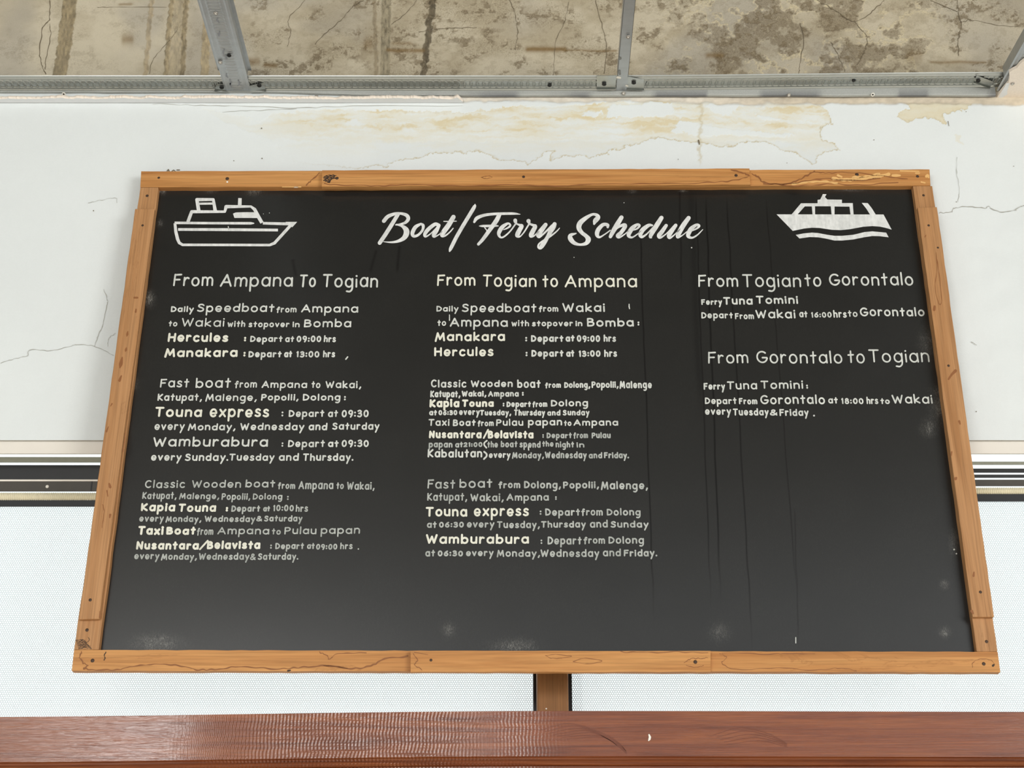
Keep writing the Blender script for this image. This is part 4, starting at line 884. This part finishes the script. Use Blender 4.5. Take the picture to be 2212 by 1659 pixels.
brush(T3, [[(1362, 490, 118), (1280, 600, 136), (1190, 720, 150), (1150, 810, 140), (1180, 855, 70), (1280, 780, 54), (1430, 640, 60), (1560, 520, 84)], [(1632, 470, 120), (1590, 560, 150), (1500, 710, 130), (1425, 850, 112), (1350, 980, 126), (1270, 1100, 134), (1200, 1176, 112), (1140, 1150, 56), (1165, 1065, 48), (1270, 980, 50), (1400, 905, 56), (1560, 795, 50), (1700, 680, 40), (1780, 590, 22)]])
T2 = (1150, 400, S5)
brush(T2, [[(738, 462, 26), (752, 425, 56), (785, 385, 52), (765, 356, 38), (715, 350, 30), (640, 392, 46), (572, 450, 60), (556, 510, 58), (590, 566, 46), (640, 606, 46), (668, 648, 62), (642, 694, 46), (570, 710, 28), (500, 690, 46), (455, 640, 58), (458, 598, 44), (522, 576, 14)]])
brush(T2, [[(900, 500, 30), (898, 475, 38), (845, 472, 42), (788, 530, 52), (772, 588, 50), (800, 622, 26), (860, 590, 16), (930, 540, 14)]])
brush(T2, [[(1064, 386, 50), (1010, 475, 58), (960, 560, 52), (932, 615, 40)], [(960, 560, 14), (1030, 500, 26), (1092, 475, 40), (1108, 494, 46), (1060, 565, 46), (1020, 604, 48), (1040, 624, 24), (1100, 588, 14), (1150, 545, 12)]])
brush(T2, [[(1195, 540, 14), (1250, 520, 20), (1280, 484, 28), (1252, 472, 32), (1195, 512, 52), (1158, 568, 54), (1152, 606, 42), (1190, 624, 22), (1250, 588, 14), (1295, 548, 12)]])
brush(T2, [[(1432, 480, 22), (1390, 480, 40), (1322, 530, 54), (1290, 588, 50), (1310, 618, 32), (1370, 580, 18), (1440, 505, 14)], [(1542, 390, 50), (1482, 485, 58), (1432, 565, 54), (1410, 615, 40), (1424, 628, 14)]])
brush(T2, [[(1598, 482, 40), (1548, 555, 50), (1512, 602, 50), (1530, 626, 28), (1600, 580, 14), (1690, 490, 22)], [(1712, 480, 42), (1660, 555, 50), (1630, 606, 48), (1645, 630, 26), (1700, 590, 14), (1762, 528, 14)]])
brush(T2, [[(1866, 392, 50), (1800, 485, 58), (1745, 585, 54), (1738, 622, 32), (1790, 600, 14), (1855, 548, 12)]])
brush(T2, [[(1905, 545, 14), (1960, 520, 20), (1992, 488, 30), (1962, 474, 32), (1900, 518, 52), (1868, 572, 52), (1862, 610, 42), (1908, 628, 24), (1970, 595, 18), (2036, 530, 8)]])

def poly_paint(mb, block, pts):
    ox, oy, s = block; mb.poly([(ox + a / s, oy + b / s) for a, b in pts])
B1 = (340, 400, 6.144)
mb = Flat()
def bs(*pts):
    ox, oy, s = B1; ribbon(mb, [(ox + a / s, oy + b / s, c / s) for a, b, c in pts], FLAT, caps=False)
bs((228, 500, 34), (700, 504, 32), (1240, 506, 34), (1285, 506, 14))
bs((232, 505, 36), (245, 620, 42), (268, 715, 44), (290, 765, 40), (335, 792, 36), (900, 793, 34), (1490, 795, 34), (1555, 768, 40), (1785, 515, 40), (1400, 505, 34))
poly_paint(mb, B1, [(1700, 487), (1855, 487), (1790, 560), (1740, 520)])
bs((275, 588, 36), (900, 590, 38), (1600, 596, 36))
bs((405, 488, 44), (455, 352, 42), (895, 352, 32), (912, 285, 46), (1240, 283, 30), (1290, 320, 44), (1330, 400, 50), (1388, 500, 46))
poly_paint(mb, B1, [(1003, 378), (1040, 362), (1180, 358), (1310, 360), (1330, 436), (1180, 435), (1022, 435)])
bs((550, 345, 48), (524, 192, 44), (742, 190, 36), (768, 345, 48)); bs((545, 246, 28), (740, 244, 28)); bs((1096, 172, 46), (1092, 285, 50))
mb.build('boat_drawing', M['paint'], board, ink_em)
mb = Flat(); B2 = (1640, 400, 6.144)
poly_paint(mb, B2, [(230, 387), (430, 387), (1650, 389), (1758, 590), (1680, 567), (1600, 550), (1500, 543), (1380, 552), (1200, 585), (1080, 597), (960, 592), (800, 568), (700, 565), (600, 575), (445, 607)])
poly_paint(mb, B2, [(430, 388), (555, 240), (775, 240), (775, 195), (810, 190), (845, 118), (893, 120), (872, 158), (905, 190), (1098, 193), (1098, 238), (1242, 238), (1253, 390), (1212, 390), (1198, 285), (1000, 283), (1000, 390), (960, 390), (950, 280), (740, 280), (742, 390), (708, 390), (698, 282), (605, 282), (508, 390)])
poly_paint(mb, B2, [(1360, 235), (1440, 238), (1490, 300), (1548, 392), (1472, 392), (1420, 310)])
poly_paint(mb, B2, [(485, 660), (590, 640), (700, 630), (780, 635), (900, 658), (1000, 672), (1100, 672), (1250, 658), (1400, 622), (1500, 613), (1685, 630), (1718, 692), (1600, 677), (1500, 675), (1400, 690), (1250, 720), (1100, 735), (1000, 735), (880, 708), (780, 692), (670, 688), (535, 708)])
mb.build('boat_drawing', M['paint'], board, ink_em)
speck('paint_fleck', [[(747, 776, 3), (751, 771, 3)], [(1359, 657, 2), (1359, 663, 2.6), (1360, 667, 2)], [(971, 680, 2), (971, 692, 2.4)], [(2061, 1187, 4)], [(2066, 1196, 3.4)], [(1494, 535, 3)], [(1240, 556, 2)], [(1348, 438, 2)], [(569, 462, 1.6)], [(582, 460, 1.8)], [(1719, 1377, 2), (1719, 1389, 2)], [(1141, 965, 2), (1142, 972, 3)], [(493, 489, 1.6), (494, 495, 2.2)], [(1085, 403, 1.5), (1085, 410, 1.5)]], M['ink1'], board, ink_em)

# ------------------------------------------------------------------ steel ceiling grid left along the top of the wall
ZC = 3.962
SX0, SX1 = -1.75, at(2152, 170, -0.05)[0] + 0.02
def along(py, Z): return atz(1106, py, Z)[1]
yn, yf = along(166, ZC), along(196, ZC)       # near and far edge of the channel's underside
pc = thing('perimeter_channel', (0, yf, ZC), 'long horizontal galvanised channel embossed with a chain pattern, along the wall top', 'metal channel')
Xs = np.linspace(SX0, SX1, 4600); V = np.linspace(0, 1, 64)
Xg, Vg = np.meshgrid(Xs, V); wdt = yf - yn
lift = lambda x: 0.012 * sstep(0.1, 1.5, np.array(x))
pit = 0.0178; vy = (Vg - 0.50) / 0.25
h = np.zeros(Xg.shape)
for o_ in (-1, 0, 1, 2):
    cx_ = (np.floor(Xg / pit) + o_) * pit; ux = (Xg - cx_) / (pit * 0.70)
    rr = (np.abs(ux) ** 2.3 + np.abs(vy) ** 2.3) ** (1 / 2.3)
    h = np.maximum(h, np.exp(-((rr - 1) / 0.07) ** 2))
h = h * (np.abs(vy) < 1.25)
ridge = np.exp(-((Vg - 0.90) / 0.035) ** 2) + np.exp(-((Vg - 0.09) / 0.035) ** 2)
P = np.stack([Xg, -wdt + 0 * Xg + Vg * wdt, -0.0030 * h - 0.0042 * ridge + lift(Xg)], -1)
lip = np.stack([Xs, np.full(len(Xs), -wdt - 0.001), 0.004 + lift(Xs)], -1)[None]
far = np.stack([Xs, np.full(len(Xs), 0.001), 0.004 + lift(Xs)], -1)[None]
P = np.concatenate([lip, P, far], 0)
grid_obj('channel_body', P[::-1], M['zinc'], pc)
def screw_at(parent, p, rad, mat, base, ax=(0, 0, -1), cross=True, name='screw'):
    m = MB(); c = Vector(p) - Vector(base); a = Vector(ax)
    m.lathe([(rad * 0.35, rad * 0.02), (rad * 0.4, rad * 0.35), (rad * 0.8, rad * 0.55), (rad, rad * 0.25), (rad * 0.6, -rad * 0.4), (rad * 0.3, -rad * 0.6)], c, a, 14)
    o = m.build(name, mat, parent, True)
    if cross:
        e1 = a.orthogonal().normalized(); e2 = a.cross(e1); m = MB(); q = c + a * rad * 0.42
        for d1, d2 in ((e1, e2), (e2, e1)):
            m.add([q + d1 * rad * .55 + d2 * rad * .14, q - d1 * rad * .55 + d2 * rad * .14, q - d1 * rad * .55 - d2 * rad * .14, q + d1 * rad * .55 - d2 * rad * .14], [(0, 1, 2, 3)])
        m.build('screw_slot', M['splash'] if mat is M['screwb'] else M['frame_black'], o)
    return o
for x, y in ((1187, 184), (1844, 173)): screw_at(pc, atz(x, y, ZC - 0.002 + float(lift((x - 1106) / 770))), 0.006, M['screw'], (0, yf, ZC))

# steel wall angle below it
wa = thing('wall_angle', (0, 0, Z_TOP), 'thin grey steel wall angle screwed to the plaster edge', 'metal angle')
zb_ = at(1106, 206, -0.01)[2] - Z_TOP; zt2 = ZC + 0.004 - Z_TOP
lift0 = lambda x: 0.010 * sstep(0.1, 1.5, np.array(x))
rows_ = []
for x in np.linspace(SX0, SX1 - 0.012, 300):
    e = zb_ + 0.0025 * (vnoise(np.array(x * 14), np.array(0.5), 7) - 0.5) + (0.012 * sstep(-0.35, -0.75, np.array(x)))
    rows_.append([(x, -0.002, float(e)), (x, -0.009, float(e) + 0.001), (x, -0.0105, float(e) + 0.004), (x, -0.0105, zt2 + float(lift0(x))), (x, -0.001, zt2 + float(lift0(x)))])
ra = np.array(rows_); ca = np.ones((300, 5, 3)) * np.array(lin(176, 178, 174)[:3])
sm = sstep(0.45, 0.6, vnoise(np.linspace(0, 40, 300), np.full(300, 2.2), 17)) * sstep(-0.3, 0.0, np.linspace(SX0, SX1, 300))
for k_, a_ in ((0, 1.0), (1, 1.0), (2, 0.7), (3, 0.0), (4, 0.0)): ca[:, k_] += (np.array(lin(118, 120, 122)[:3]) - ca[:, k_]) * (sm * a_)[:, None]
grid_obj('angle_body', ra, mat_pigment('dusty_steel', 0.5, 120, 0.15, 0.15, 260, 0.001), wa, ca, False)
for x, y, mt in ((138, 203, 'splash'), (684, 209, 'screwb'), (975, 210, 'screwb'), (1347, 201, 'screwb'), (1704, 205, 'screwb'), (1885, 204, 'splash')):
    p = at(x, y, -0.014); screw_at(wa, p, 0.0058, M[mt], (0, 0, Z_TOP), (0, -0.6, -0.8))
# cross channels running out from the wall
def hat(name, endL, endR, farL, farR, label, Zb, mat, flange, emboss, side_h=0.022):
    a, b = atz(*endL, Zb), atz(*endR, Zb); c, d = atz(*farL, Zb), atz(*farR, Zb)
    dirv = ((c + d) / 2 - (a + b) / 2); dirv[2] = 0; dirv /= np.linalg.norm(dirv)
    side = np.array([-dirv[1], dirv[0], 0]); 
    if side[0] < 0: side = -side
    w0 = abs((b - a) @ side); o0 = (a + b) / 2
    o0[1] = min(o0[1], -0.012)
    t = thing(name, tuple(o0), label, 'metal channel', 'steel ceiling channels running out from the wall')
    L = 1.6; S = np.concatenate([np.linspace(0, 0.45, 520), np.linspace(0.46, L, 40)])
    U = np.linspace(-0.5, 0.5, 41)
    Sg, Ug = np.meshgrid(S, U, indexing='ij'); h = np.zeros(Sg.shape)
    if emboss:
        for o_ in (-1, 0, 1, 2):
            cx_ = (np.floor(Sg / 0.0135) + o_) * 0.0135
            rr = (np.abs((Sg - cx_) / 0.0095) ** 3 + np.abs(Ug / 0.24) ** 3) ** (1 / 3); h = np.maximum(h, np.exp(-((rr - 1) / 0.11) ** 2))
        h *= (np.abs(Ug) < 0.3)
    h = -0.0014 * h - 0.002 * np.exp(-((np.abs(Ug) - 0.42) / 0.035) ** 2) * (1 if emboss else 0)
    P = Sg[..., None] * dirv + (Ug * w0)[..., None] * side + h[..., None] * np.array([0, 0, 1.0])
    yc = max(0.0, (-o0[1] + 0) * 0 + (o0[1] - yn) / max(1e-3, -dirv[1]) + 0.006)
    P[..., 2] += 0.0
    grid_obj('web', P, mat, t)
    for sg in (-1, 1):
        q0 = yc * dirv + side * sg * w0 / 2; q1 = L * dirv + side * sg * w0 / 2
        m = MB(); th = -side * sg * 0.0009
        m.prism([q0, q1, q1 + [0, 0, side_h], q0 + [0, 0, side_h]], th)
        if flange:
            m.prism([q0 + [0, 0, side_h], q1 + [0, 0, side_h], q1 + side * sg * flange + [0, 0, side_h], q0 + side * sg * flange + [0, 0, side_h]], (0, 0, 0.0009))
        m.build('flange', mat, t)
    return t, o0, dirv, side, w0
ZX = ZC - 0.005
t1, o1, d1, s1, w1_ = hat('ceiling_channel', (487, 199), (543, 198), (437, 0), (482, 0), 'wide dented steel ceiling channel with an embossed strip, upper left of the board', ZX, M['zinc2'], 0.010, True)
t2, o2, d2, s2, w2_ = hat('ceiling_channel', (1331, 196), (1354, 196), (1349, 0), (1372, 0), 'narrow plain steel ceiling channel meeting the wall above the heading', ZX, M['zinc2'], 0.0, False, 0.030)
t3, o3, d3, s3, w3_ = hat('ceiling_channel', (2152, 196), (2196, 196), (2262, 0), (2312, 0), 'steel ceiling channel in the top right corner carrying broken gypsum', ZX, M['zinc2'], 0.0, True, 0.034)

def clip(parent, base, quad, Zs, screw=None, mat=None, bright=True):
    m = MB(); pts = [np.array(atz(x, y, z)) - base for (x, y), z in zip(quad, Zs)]
    m.prism(pts, (0, 0, 0.0012)); lowest = sorted(range(4), key=lambda i: -quad[i][1])[:2]
    a, b = pts[lowest[0]], pts[lowest[1]]
    m.prism([a, b, b + [0, -0.004, -0.004], a + [0, -0.004, -0.004]], (0, 0.001, 0))
    o = m.build('clip', mat or M['zinc'], parent)
    if screw: screw_at(o, atz(screw[0], screw[1], min(Zs) - 0.0015), 0.0068, M['screw'], tuple(base), (0, 0, -1))
    return o
Zk = ZC - 0.0046; Zk3 = Zk + 0.009
clip(t1, o1, [(469, 181), (490, 183), (494, 199), (463, 196)], [Zk] * 4, (479, 188))
clip(t1, o1, [(538, 186), (570, 179), (575, 196), (544, 201)], [Zk] * 4, (560, 184))
clip(t2, o2, [(1289, 164), (1331, 163), (1329, 192), (1289, 192)], [Zk] * 4, (1305, 181))
clip(t2, o2, [(1354, 165), (1391, 172), (1391, 194), (1353, 193)], [Zk] * 4, (1369, 178))
clip(t3, o3, [(2110, 163), (2146, 177), (2138, 190), (2103, 178)], [Zk3] * 4, (2113, 174))
for t, o_, pts in ((t1, o1, [(476, 134, 'screwb'), (495, 119, 'screw'), (466, 28, 'screwb')]), (t2, o2, [(1357, 79, 'screwb')])):
    for x, y, mt in pts: screw_at(t, atz(x, y, ZX - 0.004), 0.0062, M[mt], tuple(o_), (0, -0.3, -1))
rz = random.Random(9)
L1 = lambda a, b: tuple(np.array(atz(a, b, ZX - 0.0016)) - o1)
speck('mortar_splash', [[(x, y, 3), (x + rz.uniform(-3, 3), y + rz.uniform(3, 7), rz.uniform(3, 5)), (x + rz.uniform(-5, 5), y + rz.uniform(8, 14), 1.5)] for x, y in ((489, 160), (497, 172), (500, 178), (484, 108), (488, 120), (474, 70), (470, 40), (515, 175))], mat_plain('grey_mortar', lin(140, 143, 148), 0.8), t1, L1, (0, 0, -1))
L2 = lambda a, b: tuple(np.array(atz(a, b, ZX - 0.0005)) - o2)
speck('mortar_splash', [[(1334, 167, 5), (1340, 168, 4)], [(1353, 185, 4), (1356, 186, 3)]], M['splash'], t2, L2, (0, 0, -1))
speck('dark_spot', [[(1339.5, 126, 7)], [(1338, 153, 5), (1339, 160, 5)]], mat_plain('grey_spot', lin(122, 124, 122), 0.6), t2, L2, (0, 0, -1))

# broken gypsum board: a narrow strip left on the wall, and a piece under the right-hand channel
ZG = at(0, 222, -0.002)[2]
gs = thing('gypsum_strip', (0, -0.002, ZG), 'ragged cream edge of broken gypsum board along the wall top, left of centre', 'gypsum strip')
r = random.Random(15); rows_ = []
xend = at(1000, 222, 0)[0]; Xs = np.linspace(SX0, xend, 420)
for i, x in enumerate(Xs):
    k = min(1.0, (xend - x) / 0.02 + 0.25)
    e = (0.022 + 0.010 * (float(vnoise(np.array(x * 40), np.array(3.3), 5)) - 0.5) + 0.004 * (float(vnoise(np.array(x * 220), np.array(1.3), 6)) - 0.5)) * k
    e2 = e + 0.003 * (float(vnoise(np.array(x * 120), np.array(7.3), 9)) - 0.5); th = 0.0105 + 0.003 * (float(vnoise(np.array(x * 60), np.array(2.1), 11)) - 0.5)
    rows_.append([(x, 0, 0.0), (x, -e, 0.0), (x, -e2 - 0.001, th * .5), (x, -e2 + 0.002, th), (x, 0, th)])
Pg = np.array(rows_)
grid_obj('paper_face', Pg[:, :2], M['paper'], gs, None, False); grid_obj('broken_edge', Pg[:, 1:], M['gyp'], gs, None, False)

gf = thing('gypsum_fragment', tuple(atz(2185, 190, ZX - 0.0125)), 'broken piece of cream gypsum board under the top right steel channel', 'gypsum board')
gb = np.array(gf.location); 
outl = [(2149, 219), (2156, 207), (2163, 198), (2178, 180), (2181, 168), (2180, 157), (2186, 153), (2196, 148), (2204, 138), (2212, 132), (2240, 118), (2330, 130), (2330, 245), (2240, 236), (2212, 231), (2196, 232), (2186, 227), (2170, 226), (2154, 226)]
pts = [np.array(atz(x, y, ZX - 0.0125)) - gb for x, y in outl]
m = MB(); m.prism(pts, (0, 0, 0.0100)); bevel(m.build('core', M['gyp'], gf), 0.0008)
m = MB()
pp = [np.array(atz(x, y, ZX - 0.0130)) - gb for x, y in [(2153, 217), (2174, 180), (2181, 180), (2176, 196), (2176, 204), (2160, 214)]]
m.prism(pp, (0, 0, 0.0004)); m.build('white_paper', M['paper'], gf)
speck('tear_line', [[(2176, 226, 1.2), (2192, 221, 1.8), (2200, 220, 1.2), (2214, 217, 1.0)]], M['crackd'], gf, lambda a, b: tuple(np.array(atz(a, b, ZX - 0.0131)) - gb), (0, 0, -1))
screw_at(gf, atz(2187, 180, ZX - 0.0130), 0.0056, M['screwb'], tuple(gb), (0, -0.2, -1))
